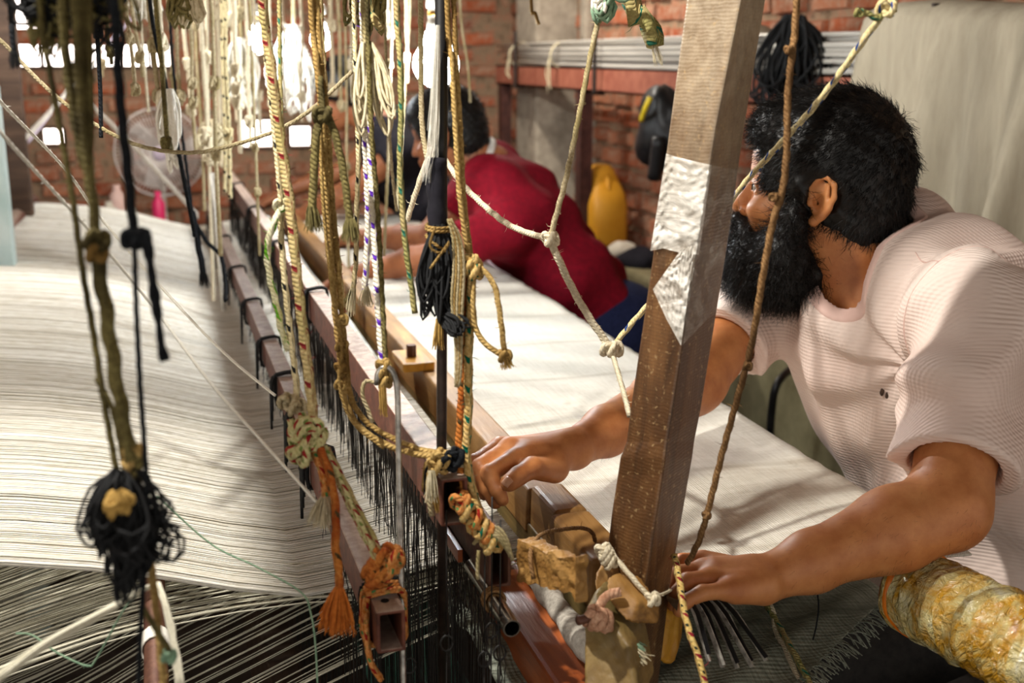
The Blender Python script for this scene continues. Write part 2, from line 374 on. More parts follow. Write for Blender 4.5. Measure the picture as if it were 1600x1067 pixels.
def tassel(parent, a, b, spread, mat, n=70, name='tassel', w=.0004, label=None, r0=.003):
    a = Vector(a) if isinstance(a, Vector) else D(*a); b = Vector(b) if isinstance(b, Vector) else D(*b)
    ax = (b-a); L = ax.length; ax.normalize(); s1 = ax.orthogonal().normalized(); s2 = ax.cross(s1); mb = MB()
    for i in range(n):
        th = random.uniform(0, 2*PI); q = math.sqrt(random.random()); rd = s1*math.cos(th)+s2*math.sin(th); LL = L*random.uniform(.75, 1.05)
        P = [a+rd*r0*q, a+ax*LL*.35+rd*(r0+(spread-r0)*.5)*q, a+ax*LL*.7+rd*spread*q*random.uniform(.6, 1.), a+ax*LL+rd*spread*q*random.uniform(.6, 1.3)]
        mb.tube(P, [w, w, w, w*.5], 3, caps=False)
    o = mb.build(name, mat, parent, True)
    if label: o['label'] = label
    return o
def hank(name, label, c0, c1, width, mat, n=26, r=.0012, parent=None, cat='yarn', jit=.3, loopy=1.0):
    """folded skein: many long loops between c0 and c1"""
    a = c0 if isinstance(c0, Vector) else D(*c0); b = c1 if isinstance(c1, Vector) else D(*c1); ax = b-a; L = ax.length; ax.normalize(); s1 = ax.cross(FW).normalized(); s2 = ax.cross(s1); mb = MB()
    for i in range(n):
        o1 = s1*random.uniform(-1, 1)*width*.5+s2*random.uniform(-1, 1)*width*.35; l = L*random.uniform(.55, 1.0); ww = width*random.uniform(.1, .35)*loopy
        top = a+o1*.35; j = lambda k=1.: Vector((random.gauss(0, 1), random.gauss(0, 1), random.gauss(0, 1)))*width*.05*k*jit/.3
        P = [top, top+ax*l*.3+o1*.4-s1*ww*.5+j(), top+ax*l*.7+o1*.7-s1*ww+j(), top+ax*l+o1+j(), top+ax*l*.7+o1*.8+s1*ww+j(), top+ax*l*.3+o1*.5+s1*ww*.5+j(), top+j(.3)]
        mb.tube(catmull(P, .008), r, 5, caps=False)
    o = mb.build(name, mat, parent, True)
    if parent is None: tag(o, label, cat)
    elif label: o['label'] = label
    return o
# ================================================================ setting
def wall_pieces(name, u0, u1, z0, z1, holes, place):
    """mortar wall with real openings; place(u, z, depth) -> point"""
    us = sorted({u0, u1, *[h[0] for h in holes], *[h[1] for h in holes]}); zs = sorted({z0, z1, *[h[2] for h in holes], *[h[3] for h in holes]})
    mb = MB()
    for i in range(len(us)-1):
        for k in range(len(zs)-1):
            cu, cz = (us[i]+us[i+1])/2, (zs[k]+zs[k+1])/2
            if any(h[0] < cu < h[1] and h[2] < cz < h[3] for h in holes): continue
            a, b, c, d = us[i], us[i+1], zs[k], zs[k+1]
            mb.hexa([place(a, c, 0), place(b, c, 0), place(b, c, .2), place(a, c, .2), place(a, d, 0), place(b, d, 0), place(b, d, .2), place(a, d, .2)])
    return struct(mb.build(name, 'mortar'))
def brick_mesh(i, L=.205, H=.062, T=.03):
    rr = random.Random(i); n = 6; V = []; F = []
    # a worn brick: rounded outline, front face broken up
    base = [(-L/2, -H/2), (-L/6, -H/2), (L/6, -H/2), (L/2, -H/2), (L/2, H/2), (L/6, H/2), (-L/6, H/2), (-L/2, H/2)]
    back = [(x, y) for x, y in base]; fr = [(x*(.95+rr.uniform(-.03, .02)), y*(.86+rr.uniform(-.1, .08))) for x, y in base]
    for x, y in back: V.append((x, 0, y))
    for x, y in fr: V.append((x+rr.uniform(-.004, .004), -T*rr.uniform(.7, 1.05), y))
    F += [(i, (i+1) % 8, (i+1) % 8+8, i+8) for i in range(8)]
    F += [(8, 9, 14, 15), (9, 10, 13, 14), (10, 11, 12, 13)]
    me = bpy.data.meshes.new('brick'); me.from_pydata(V, [], F); me.materials.append(M['brick_face']); me.update(); return me
BRICKS = [brick_mesh(i) for i in range(10)]
def lay_bricks(parent, u0, u1, z0, z1, holes, place, rot, limit=300, skip=.05):
    cnt = 0; row = 0; z = z0
    while z < z1:
        u = u0+(.11 if row % 2 else 0)
        while u < u1:
            if not any(h[0]-.09 < u < h[1]+.09 and h[2]-.03 < z < h[3]+.03 for h in holes) and random.random() > skip and cnt < limit:
                o = bpy.data.objects.new('brick', random.choice(BRICKS)); COL.objects.link(o); o.parent = parent
                o.location = place(u+random.uniform(-.006, .006), z+random.uniform(-.004, .004), random.uniform(-.004, .012))
                o.rotation_euler = (random.uniform(-.03, .03), random.uniform(-.03, .03), rot+random.uniform(-.02, .02)); o.scale = (random.uniform(.85, 1.06), 1, random.uniform(.85, 1.1)); cnt += 1
            u += .226
        z += .082; row += 1
FX, FY = 1.92, 6.3
floor = MB(); floor.box((-3.5, -2.0, -.1), (2.2, 6.6, 0)); struct(floor.build('floor', 'floor_earth'))
plR = lambda u, z, dep: Vector((FX+dep, u, z))
wr = wall_pieces('wall_right', .3, 6.5, 0, 2.45, [], plR)
holesR = [(5.34, 5.58, .0, 1.8)]
lay_bricks(wr, 2.0, 6.3, .62, 1.80, holesR, plR, -PI/2, 300)
plF = lambda u, z, dep: Vector((u, FY+dep, z))
HF = [(-1.05, .13, 1.395, 1.50), (-1.05, -.44, 1.57, 1.85), (-.50, -.40, 1.02, 1.10), (.46, .62, .985, 1.125), (.70, .82, .985, 1.09)]
wf = wall_pieces('wall_back', -2.2, 1.95, 0, 2.45, HF, plF)
lay_bricks(wf, -1.0, 1.8, .55, 1.80, HF, plF, 0, 300)
for i, h in enumerate(HF):
    mb = MB(); mb.box((h[0]-.01, FY+.13, h[2]-.01), (h[1]+.01, FY+.15, h[3]+.01)); o = struct(mb.build('window_%d' % (i+1), 'daylight_pane'))
    fr = MB(); a, b, c, d = h
    for q in [((a, FY-.01, c-.012), (b, FY+.03, c+.004)), ((a, FY-.01, d-.004), (b, FY+.03, d+.012)), ((a-.01, FY-.01, c), (a+.006, FY+.03, d)), ((b-.006, FY-.01, c), (b+.01, FY+.03, d))]: fr.box(*q)
    if i == 0:
        for xx in (-.62, -.48, -.3, -.12, .02): fr.box((xx, FY, c), (xx+.02, FY+.02, d))
    fr.build('window_frame', 'old_timber', o)
# left wall, open towards the camera side (doorway), roof
mb = MB(); mb.box((-2.3, .8, 0), (-2.2, 6.5, 2.45)); struct(mb.build('wall_left', 'mortar'))
mb = MB(); mb.box((-3.5, -2.0, 2.45), (2.2, 6.6, 2.5)); struct(mb.build('ceiling', 'old_timber'))
# concrete pillar in the corner, with a slot beside it
mb = MB(); mb.box((1.72, 5.30, 0), (1.93, 5.62, 2.44)); o = mb.build('concrete_pillar', 'concrete'); bevel(o, .015); tag(o, 'pale rough concrete pillar against the brick wall behind the red-shirted weaver', 'pillar')
mb = MB(); mb.box((1.86, 5.04, 0), (1.93, 5.12, 2.44)); o = mb.build('concrete_pillar', 'concrete'); bevel(o, .015); tag(o, 'darker narrow concrete pilaster just right of the pale pillar', 'pillar')
# low plaster ledge along the wall, seen below the man's arm
mb = MB(); mb.box((1.62, .8, 0), (1.87, 4.55, .70)); o = mb.build('plaster_ledge', 'olive_plaster'); bevel(o, .02); tag(o, 'low olive plastered ledge at the foot of the brick wall behind the cloth', 'ledge')
# black bent pipe in front of ledge
mb = MB(); mb.tube(catmull([AX(1203, 680, 1.45), AX(1206, 640, 1.45), AX(1212, 605, 1.45), AX(1228, 583, 1.5), AX(1250, 570, 1.6)], .02), .010, 8)
tag(mb.build('bent_pipe', 'black_plastic', None, True), 'black bent pipe rising against the olive ledge beside the pink shirt', 'pipe')

# ---- steel channel, rods and what hangs on the right-hand wall
XW = 1.62
def wpt(x, y, X=XW): return AX(x, y, X)
b0 = wpt(770, 122); b1 = wpt(1062, 143)
mb = MB(); zt = 1.405; zb = 1.315
for q in [((XW-.005, 1.2, zb), (XW+.005, 5.6, zt)), ((XW-.005, 1.2, zt-.008), (XW+.05, 5.6, zt)), ((XW-.005, 1.2, zb), (XW+.05, 5.6, zb+.008))]: mb.box(*q)
chan = mb.build('steel_channel', 'red_oxide_steel'); tag(chan, 'long red oxide steel channel beam running along the brick wall under the rods', 'beam')
for yy in (1.25, 4.45, 5.55):
    mb = MB(); mb.box((XW+.0, yy-.03, 0), (XW+.05, yy+.03, zb)); mb.box((XW-.02, yy-.05, 0), (XW+.08, yy+.05, .01)); o = mb.build('post', 'brown_steel', chan)
for yy in (3.25, 4.2, 2.2, 5.2):
    mb = MB(); mb.tube([Vector((XW-.03, yy, zb-.0)), Vector((XW-.03, yy, zt+.15))], .008, 6); mb.box((XW-.04, yy-.01, zb-.01), (XW+.01, yy+.01, zb)); mb.build('bracket', 'dark_steel', chan)
for i in range(18):
    z = zt+.013+.0145*(i//3)+.002*random.random(); x = XW+.0+.02*(i % 3)+random.uniform(-.004, .004); y0 = 1.3+random.uniform(0, .5); y1 = 5.6-random.uniform(0, .5)
    sg = random.uniform(-.012, .012); mb = MB(); mb.tube([Vector((x, y0+(y1-y0)*k/6, z+sg*math.sin(k/6*PI))) for k in range(7)], .0062 if i % 4 else .0085, 6, caps=True)
    tag(mb.build('steel_rod', 'rod_steel', None, True), 'long thin pale steel rod in the bundle lying on the red channel along the wall', 'rod', 'steel rods bundled along the wall')
def tie(name, label, y, drop, mat='cream_yarn'):
    mb = MB()
    for k in range(3):
        yy = y+random.uniform(-.01, .01); P = [Vector((XW+.062*math.cos(a)+.02, yy+.006*math.sin(a*2), zt+.045+.055*math.sin(a))) for a in [2*PI*q/16 for q in range(17)]]
        mb.tube(P, .0025, 5)
    for k in range(3):
        mb.tube(catmull([Vector((XW-.045, y, zt+.03)), Vector((XW-.05, y+random.uniform(-.03, .03), zt-.03)), Vector((XW-.05, y+random.uniform(-.06, .06), zt-drop*random.uniform(.7, 1)))], .02), .0025, 5)
    tag(mb.build(name, mat, None, True), label, 'string')
tie('string_tie', 'cream string tied round the rod bundle above the far concrete pillar', 5.25, .06)
tie('string_tie', 'cream string tied round the rod bundle just above the red-shirted man', 4.68, .12)
tie('string_tie', 'pale bow of string round the rods right behind the bearded man', 2.45, .05)
# linen cloth hanging over the rods
def hanging(name, label, y0, y1, zt_, zb_, mat, x=1.55, amp=.012, folds=5, cat='towel', thick=.004, rnd=1, back=.35):
    rr = random.Random(rnd); ny, nz = 70, 60; V = []; F = []; ph = [rr.uniform(0, 6) for _ in range(4)]
    prof = []; Lf = zt_-zb_
    for k in range(nz):
        t_ = k/(nz-1)*(Lf+back+.16)
        if t_ < back: prof.append((XW+.10, zt_-back+t_))
        elif t_ < back+.16: a = (t_-back)/.16*PI; prof.append((XW+.02+.08*math.cos(a), zt_+.05*math.sin(a)))
        else: prof.append((XW-.06, zt_-(t_-back-.16)))
    for k, (X_, Z_) in enumerate(prof):
        g = max(0, min(1, (k/nz-.35)*3))
        for j in range(ny):
            s_ = j/(ny-1); f_ = amp*((1-abs(math.sin(s_*folds*3.14+ph[0]+Z_*.6)))*1.6+.5*math.sin(s_*folds*2.3*6.28+ph[1]-Z_*2))
            sag = .012*math.sin(s_*PI*2+ph[2])
            V.append((X_-f_*g-.008*g, y0+(y1-y0)*s_+.01*math.sin(Z_*9+ph[3])*g, Z_+sag))
    F = [(k*ny+j, k*ny+j+1, (k+1)*ny+j+1, (k+1)*ny+j) for k in range(nz-1) for j in range(ny-1)]
    o = link(name, V, F, mat, None, True); md = o.modifiers.new('s', 'SOLIDIFY'); md.thickness = thick
    return tag(o, label, cat)
hanging('linen_towel', 'large beige linen cloth draped over the rods behind the bearded man', 1.45, 2.42, zt+.10, .62, 'linen_towel', amp=.045, folds=3.2, rnd=3)
hanging('linen_towel', 'narrow grey-green rag hanging over the channel just right of the big post', 3.02, 3.16, zt+.07, .95, 'linen_towel', amp=.006, folds=1, rnd=5)
hank('yarn_hank', 'dark charcoal yarn hank hung over the rods above the bearded man\'s head', Vector((XW-.06, 2.72, zt+.14)), Vector((XW-.07, 2.74, zt-.13)), .13, 'dark_yarn', 60, .0035)
# bag under the channel
mb = MB(); c0 = wpt(1030, 205, 1.52)
def blob(mb, c, r, seed=1, n=14, m_=20, amp=.12, stretch=None):
    rr = random.Random(seed); ph = [rr.uniform(0, 6) for _ in range(6)]; V = []; c = Vector(c)
    for i in range(n+1):
        th = PI*i/n
        for j in range(m_):
            a = 2*PI*j/m_; d = Vector((math.sin(th)*math.cos(a), math.sin(th)*math.sin(a), math.cos(th)))
            k = 1+amp*(math.sin(3*a+ph[0]+2*th)+.6*math.sin(5*th+ph[1]+a)+.4*math.sin(7*a+ph[2]-3*th))*math.sin(th)
            V.append(c+Vector((d.x*r[0], d.y*r[1], d.z*r[2]))*k)
    mb.add(V, [(i*m_+j, (i+1)*m_+j, (i+1)*m_+(j+1) % m_, i*m_+(j+1) % m_) for i in range(n) for j in range(m_)])
bag = empty('shoulder_bag', 'black bag with yellow stripe hanging under the channel left of the post', 'bag')
mb = MB(); blob(mb, c0+Vector((0, 0, .01)), (.06, .12, .13), 4, amp=.16); mb.build('bag_body', 'black_plastic', bag, True)
mb = MB(); mb.tube(catmull([wpt(1016, 152, 1.45), wpt(1008, 170, 1.44), wpt(1002, 188, 1.45)], .01), .008, 6); mb.build('stripe', 'yellow_cap', bag, True)
mb = MB(); mb.tube(catmull([wpt(1030, 215, 1.46), wpt(1026, 250, 1.46), wpt(1022, 280, 1.46)], .02), .022, 6); mb.build('strap', 'black_plastic', bag, True)
mb = MB(); mb.tube([c0+Vector((0, .02, .1)), Vector((XW-.03, c0.y+.02, zb+.01))], .01, 6); mb.build('hanger', 'black_plastic', bag, True)
# jerrycan, bottle, sacks on the ledge
def loft(mb, c, secs, n=16, sq=.5):
    """secs: (z, rx, ry)"""
    V = []
    for z, rx, ry in secs:
        for j in range(n):
            a = 2*PI*j/n; ca, sa = math.cos(a), math.sin(a); e = sq
            V.append((c[0]+rx*math.copysign(abs(ca)**e, ca), c[1]+ry*math.copysign(abs(sa)**e, sa), c[2]+z))
    k = len(secs); F = [(i*n+j, i*n+(j+1) % n, (i+1)*n+(j+1) % n, (i+1)*n+j) for i in range(k-1) for j in range(n)]
    F += [tuple(range(n-1, -1, -1)), tuple((k-1)*n+j for j in range(n))]; mb.add(V, F)
cj = wpt(938, 362, 1.74); can = empty('jerrycan', 'yellow plastic jerrycan on the ledge behind the brown steel upright', 'jerrycan')
mb = MB(); loft(mb, (cj.x, cj.y, .70), [(0, .08, .11), (.02, .09, .12), (.17, .09, .12), (.21, .08, .11), (.30, .045, .05), (.32, .03, .03)], sq=.5); mb.build('body', 'yellow_plastic', can, True)
mb = MB(); mb.tube([Vector((cj.x-.06, cj.y-.1, .725)), Vector((cj.x-.12, cj.y-.14, .725))], .026, 12); mb.build('cap', 'yellow_cap', can, True)
mb = MB(); mb.tube(catmull([Vector((cj.x, cj.y-.09, .92)), Vector((cj.x, cj.y-.06, .98)), Vector((cj.x, cj.y-.01, .98))], .02), .012, 8); mb.build('handle', 'yellow_plastic', can, True)
for (x, y, r, mt, lb, sd) in [(985, 462, (.14, .17, .13), 'sack_white', 'pale grey stuffed sack slumped on the ledge left of the post', 2), (1000, 415, (.08, .09, .07), 'dark_cotton', 'dark crumpled cloth bundle on top of the pale sack', 5), (972, 402, (.06, .10, .06), 'sack_white', 'small dirty rag heaped beside the jerrycan', 8),
                              (825, 318, (.12, .12, .16), 'sack_white', 'white sack standing behind the red-shirted man\'s back', 11), (1000, 505, (.1, .12, .08), 'dark_cotton', 'dark bundle under the pale sack beside the post', 15)]:
    c_ = wpt(x, y, 1.70); mb = MB(); blob(mb, (c_.x, c_.y, c_.z), r, sd, amp=.14); tag(mb.build('cloth_sack', mt, None, True), lb, 'sack')

# ================================================================ overhead harness timbers (above the frame of the photograph)
for yy, lab in ((.35, 'nearest'), (1.15, 'second'), (2.0, 'middle'), (2.9, 'fourth'), (3.9, 'farthest')):
    mb = MB(); mb.box((-1.0, yy-.04, TOPZ), (1.55, yy+.04, TOPZ+.08)); o = mb.build('overhead_timber', 'old_timber'); bevel(o, .006)
    tag(o, '%s dark overhead timber that the harness ropes hang from' % lab, 'timber')
for xx, lab in ((-.9, 'warp side'), (.15, 'harness'), (1.47, 'weaver side')):
    mb = MB(); mb.box((xx-.035, .1, TOPZ+.08), (xx+.035, 4.3, TOPZ+.15)); o = mb.build('long_timber', 'old_timber'); bevel(o, .006)
    tag(o, 'long overhead timber on the %s lying across the short ones' % lab, 'timber')
for xx, yy in ((-.95, 4.25), (1.5, 3.07), (1.35, .1), (-.95, .1)):
    mb = MB(); mb.box((xx-.03, yy-.03, 0), (xx+.03, yy+.03, TOPZ+.08)); o = mb.build('frame_post', 'old_timber')
    tag(o, 'timber corner post of the loom standing %s' % {(-.95, 4.25): 'behind the warp at the back', (1.5, 3.07): 'behind the big leaning post', (1.35, .1): 'out of frame at the near right', (-.95, .1): 'out of frame at the near left'}[(xx, yy)], 'post')

mb = MB(); mb.box((-.127, .45, 1.77), (-.092, 4.15, 1.80)); o = mb.build('shade_lath', 'old_timber'); bevel(o, .002); tag(o, 'added unseen overhead lath that throws the dark band along the warp', 'lath')  # added out of view to cast the dark band on the warp
for yy in (.5, 1.15, 2.0, 2.9, 3.9): mb = MB(); mb.tube([Vector((-.11, yy, 1.79)), Vector((-.11, yy, TOPZ+.01))], .003, 5); mb.build('hanging_wire', 'dark_steel', o)
# ================================================================ loom
# --- hollow harness bars
def vp_line(x, y, d): return D(x, y, d)
def tube_bar(name, label, X, Z, w_, h_, y0, y1, mat, th=.0035):
    """rectangular hollow bar, top-left corner at (X, Z) at both ends"""
    mb = MB(); o_ = [(X, Z-h_), (X+w_, Z-h_), (X+w_, Z), (X, Z)]; i_ = [(X+th, Z-h_+th), (X+w_-th, Z-h_+th), (X+w_-th, Z-th), (X+th, Z-th)]
    V = [(x, y0, z) for x, z in o_]+[(x, y0, z) for x, z in i_]+[(x, y1, z) for x, z in o_]+[(x, y1, z) for x, z in i_]
    F = []
    for k in range(4):
        n_ = (k+1) % 4
        F += [(k, n_, n_+8, k+8), (k+4, k+12, n_+12, n_+4), (k, k+4, n_+4, n_), (k+8, n_+8, n_+12, k+12)]
    mb.add(V, F); o = mb.build(name, mat); bevel(o, .0018, 2)
    if label: tag(o, label, 'bar')
    return o
P1 = D(588, 958, 1.06); P2 = D(688, 750, 1.10); P3 = D(764, 854, 1.16)
bar1 = tube_bar('harness_bar', 'hollow dusty steel harness bar nearest the white warp, tied with orange rope', P1.x, P1.z, .0265, .041, P1.y, 4.15, 'dusty_steel')
bar2 = tube_bar('harness_bar', 'hollow rusty steel harness bar between the first bar and the beater, bound with gold rope', P2.x, P2.z, .0265, .047, P2.y, 4.15, 'dusty_steel')
bar3 = tube_bar('harness_bar', 'short lower hollow steel bar end under the gold-bound bar', P3.x, P3.z, .023, .045, P3.y, 3.9, 'rusty_steel')
for bb, zz in ((bar1, P1), (bar2, P2)):
    mb = MB(); mb.tube([Vector((zz.x+.012, zz.y+.022, zz.z-.001)), Vector((zz.x+.012, zz.y+.022, zz.z+.0006))], .004, 10); mb.build('bolt_hole', 'inside_black', bb)
def bar_tie(bar, p, w_, h_, y, mat='dark_yarn', turns=2, lab=None):
    mb = MB()
    for k in range(turns):
        yy = y+k*.006; g = .003
        P = [(p.x-g, p.z+g), (p.x+w_/2, p.z+g*1.8), (p.x+w_+g, p.z+g), (p.x+w_+g*1.2, p.z-h_/2), (p.x+w_+g, p.z-h_-g), (p.x+w_/2, p.z-h_-g), (p.x-g, p.z-h_-g), (p.x-g*1.3, p.z-h_/2), (p.x-g, p.z+g)]
        mb.tube(catmull([Vector((a, yy+.003*math.sin(i), b)) for i, (a, b) in enumerate(P)], .008), .0027, 6)
    for k in range(3):
        a = Vector((p.x-.004, y, p.z+.002)); mb.tube(catmull([a, a+Vector((-.006, -.01+.01*k, -.012)), a+Vector((-.008, -.02+.015*k, -.05-.02*k))], .01), .0022, 5)
    o = mb.build('tie', mat, bar, True)
    if lab: o['label'] = lab
    return o
for yy in (1.42, 1.60, 1.80, 2.05, 2.4, 2.8, 3.3, 3.8): bar_tie(bar1, P1, .0265, .041, yy)
for yy in (1.95, 2.5, 3.1, 3.7): bar_tie(bar2, P2, .0265, .047, yy)
# --- thin rod with bright hollow end + flat batten
P4 = D(800, 982, 1.10)
rodt = empty('heddle_rod', 'thin steel heddle rod ending in a bright open tube beneath the bars', 'rod')
mb = MB(); mb.tube([Vector((P4.x, P4.y+.13, P4.z)), Vector((P4.x, 4.0, P4.z))], .0055, 8); mb.build('rod', 'dark_steel', rodt, True)
V = []; n = 20
for (yy, rr) in ((P4.y, .0085), (P4.y+.145, .0085), (P4.y+.145, .006), (P4.y, .0072)):
    for j in range(n): V.append((P4.x+rr*math.cos(2*PI*j/n), yy, P4.z+rr*math.sin(2*PI*j/n)))
o = link('bright_tube', V, [(a*n+j, a*n+(j+1) % n, ((a+1) % 4)*n+(j+1) % n, ((a+1) % 4)*n+j) for a in range(4) for j in range(n)], 'bright_steel', rodt, True)
o.modifiers.new('e', 'EDGE_SPLIT')
mb = MB()
for k in range(3): mb.tube([Vector((P4.x+.0105*math.cos(a), P4.y+.058+k*.004+.002*math.sin(a), P4.z+.0105*math.sin(a))) for a in [2*PI*q/14 for q in range(15)]], .0019, 5)
mb.build('tie', 'rope_jute', rodt, True)
mb = MB(); mb.box((P4.x-.016, P4.y+.14, P4.z+.008), (P4.x-.011, 4.0, P4.z+.022)); mb.build('batten', 'red_wood', rodt)
# --- beater
BZ = .935; BL = .412; BR = .462
beater = empty('beater', 'varnished wooden beater rail lying across the loom, the man\'s far hand on it', 'beater')
y0 = 1.06
mb = MB(); H = .058
# near stretch thicker, with a hand-worn step
def rail(mb, ya, yb, xl, xr, z, h, nose=0): mb.hexa([(xl, ya, z-h), (xr, ya, z-h), (xr, yb, z-h), (xl, yb, z-h), (xl+.002, ya+nose, z), (xr, ya+nose, z), (xr, yb, z), (xl+.002, yb, z)])
rail(mb, y0+.02, 1.215, BL, BR, BZ, H, 0); o = mb.build('top_rail', 'beater_wood', beater); bevel(o, .005, 3)
mb = MB(); rail(mb, 1.215, 1.31, BL+.006, BR, BZ+.001, H); o = mb.build('top_rail', 'beater_wood', beater); bevel(o, .007, 3)
mb = MB(); rail(mb, 1.308, 4.1, BL+.002, BR-.004, BZ-.004, H); o = mb.build('top_rail', 'beater_wood', beater); bevel(o, .004, 3)
mb = MB(); mb.box((BL+.004, y0, BZ-.1), (BL+.014, 4.05, BZ-.048)); o = mb.build('side_board', 'beater_side_wood', beater); bevel(o, .002)
mb = MB(); mb.box((BL-.006, 1.10, BZ-.235), (BR, 4.1, BZ-.195)); o = mb.build('lower_rail', 'beater_side_wood', beater); bevel(o, .004)
# reed: wires between the rails
mb = MB()
for i in range(900):
    yy = y0+.03+i*.0033; mb.box((BL+.006, yy, BZ-.2), (BL+.016, yy+.0011, BZ-.09))
o = mb.build('reed_wires', 'reed_steel', beater); o['kind'] = 'stuff'; o['label'] = 'fine dark comb of reed wires'
# brass latch and bolt on top of the far rail
mb = MB(); cc = AZ(652, 566, BZ); mb.box((cc.x-.035, cc.y-.05, BZ-.004), (cc.x+.02, cc.y+.05, BZ+.012)); o = mb.build('rail_block', 'block_wood', beater); bevel(o, .003)
mb = MB(); mb.tube([Vector((cc.x-.01, cc.y, BZ+.01)), Vector((cc.x-.01, cc.y, BZ+.032))], .009, 6); mb.build('bolt', 'rusty_steel', beater)
# broken scrap of wood tied on the near end
scr = empty('wood_scrap', 'broken splintered wood scrap tied with string to the beater\'s near side', 'wood')
mb = MB(); a = D(822, 872, 1.155); b = D(908, 905, 1.05)
ax = (b-a); s_ = Vector((0, 0, 1)); nrm = ax.cross(s_).normalized()
sec = []
rr = random.Random(3); V = []
for i in range(9):
    t_ = i/8; h = .021*(1-.25*t_)+(rr.uniform(-.004, .004) if i > 3 else 0); c_ = a.lerp(b, t_); th_ = .009-(.003*t_)
    for (u_, v_) in ((-1, -1), (1, -1), (1, 1), (-1, 1)): V.append(c_+nrm*th_*u_+s_*h*v_+(Vector((rr.uniform(-1, 1), rr.uniform(-1, 1), rr.uniform(-1, 1)))*.003 if i > 4 else Vector()))
F = [(i*4+j, i*4+(j+1) % 4, (i+1)*4+(j+1) % 4, (i+1)*4+j) for i in range(8) for j in range(4)]+[(3, 2, 1, 0), (32, 33, 34, 35)]
mb.add(V, F); o = mb.build('scrap_board', 'raw_wood', scr)
md = o.modifiers.new('s', 'SUBSURF'); md.levels = md.render_levels = 4; md.subdivision_type = 'SIMPLE'
tx = bpy.data.textures.new('splinter', 'CLOUDS'); tx.noise_scale = .016; tx.noise_depth = 5
md = o.modifiers.new('d', 'DISPLACE'); md.texture = tx; md.strength = .010; md.texture_coords = 'GLOBAL'
# string loop around beater + scrap
rope('binding_string', 'thin tan string looped round the beater and the broken wood scrap', [D(834, 905, 1.105), D(829, 875, 1.11), D(832, 852, 1.13), D(848, 834, 1.17), D(880, 827, 1.20), D(910, 825, 1.235), D(925, 832, 1.25), D(930, 845, 1.285)], .0022, 'rope_jute', fuzz=.3, up=False)
# --- lower red beam with foam pad, teal board beneath
mb = MB(); q = D(812, 985, 1.24); mb.hexa([(q.x, .86, q.z-.05), (q.x+.05, .86, q.z-.05), (q.x+.05, 4.1, q.z-.05), (q.x, 4.1, q.z-.05), (q.x, .86, q.z), (q.x+.05, .86, q.z), (q.x+.05, 4.1, q.z), (q.x, 4.1, q.z)])
o = mb.build('breast_rail', 'red_wood'); bevel(o, .005); tag(o, 'low reddish wooden rail under the reed with glossy worn top', 'rail')
mb = MB(); fp = catmull([Vector((q.x+.052, .9, q.z+.006)), Vector((q.x+.047, .98, q.z+.012)), Vector((q.x+.05, 1.08, q.z+.008)), Vector((q.x+.052, 1.2, q.z+.01))], .008)
mb.tube(fp, [.013+.0018*math.sin(i*.45)+.0008*math.sin(i*1.1) for i in range(len(fp))], 14, rf=lambda s, th: 1+.08*math.sin(3*th+s*60)); tag(mb.build('foam_roll', 'foam_grey', None, True), 'lumpy grey foam roll lying along the red rail below the reed', 'padding')
mb = MB(); mb.box((.27, .75, .50), (.41, 3.9, .52)); o = mb.build('teal_board', 'teal_paint'); tag(o, 'pale teal painted board below the harness under the steel bars', 'board')
mb = MB(); mb.box((.12, .72, .28), (.17, 3.9, .52)); o = mb.build('treadle_plank', 'old_timber'); bevel(o, .004); tag(o, 'dark dusty plank standing under the warp beside the teal board', 'plank')
for i, (x, yy) in enumerate(((-.3, 1.0), (-.12, 1.3), (.02, .95))):
    mb = MB(); blob(mb, (x, yy, .12+.03*i), (.16, .2, .14), 30+i, amp=.16); tag(mb.build('cloth_sack', 'floor_earth' if i != 1 else 'old_timber', None, True), ['brown sack lying on the floor under the near left of the warp', 'dark brown bundle under the warp behind the brown sack', 'brown lump of waste yarn on the floor below the first harness bar'][i], 'sack')

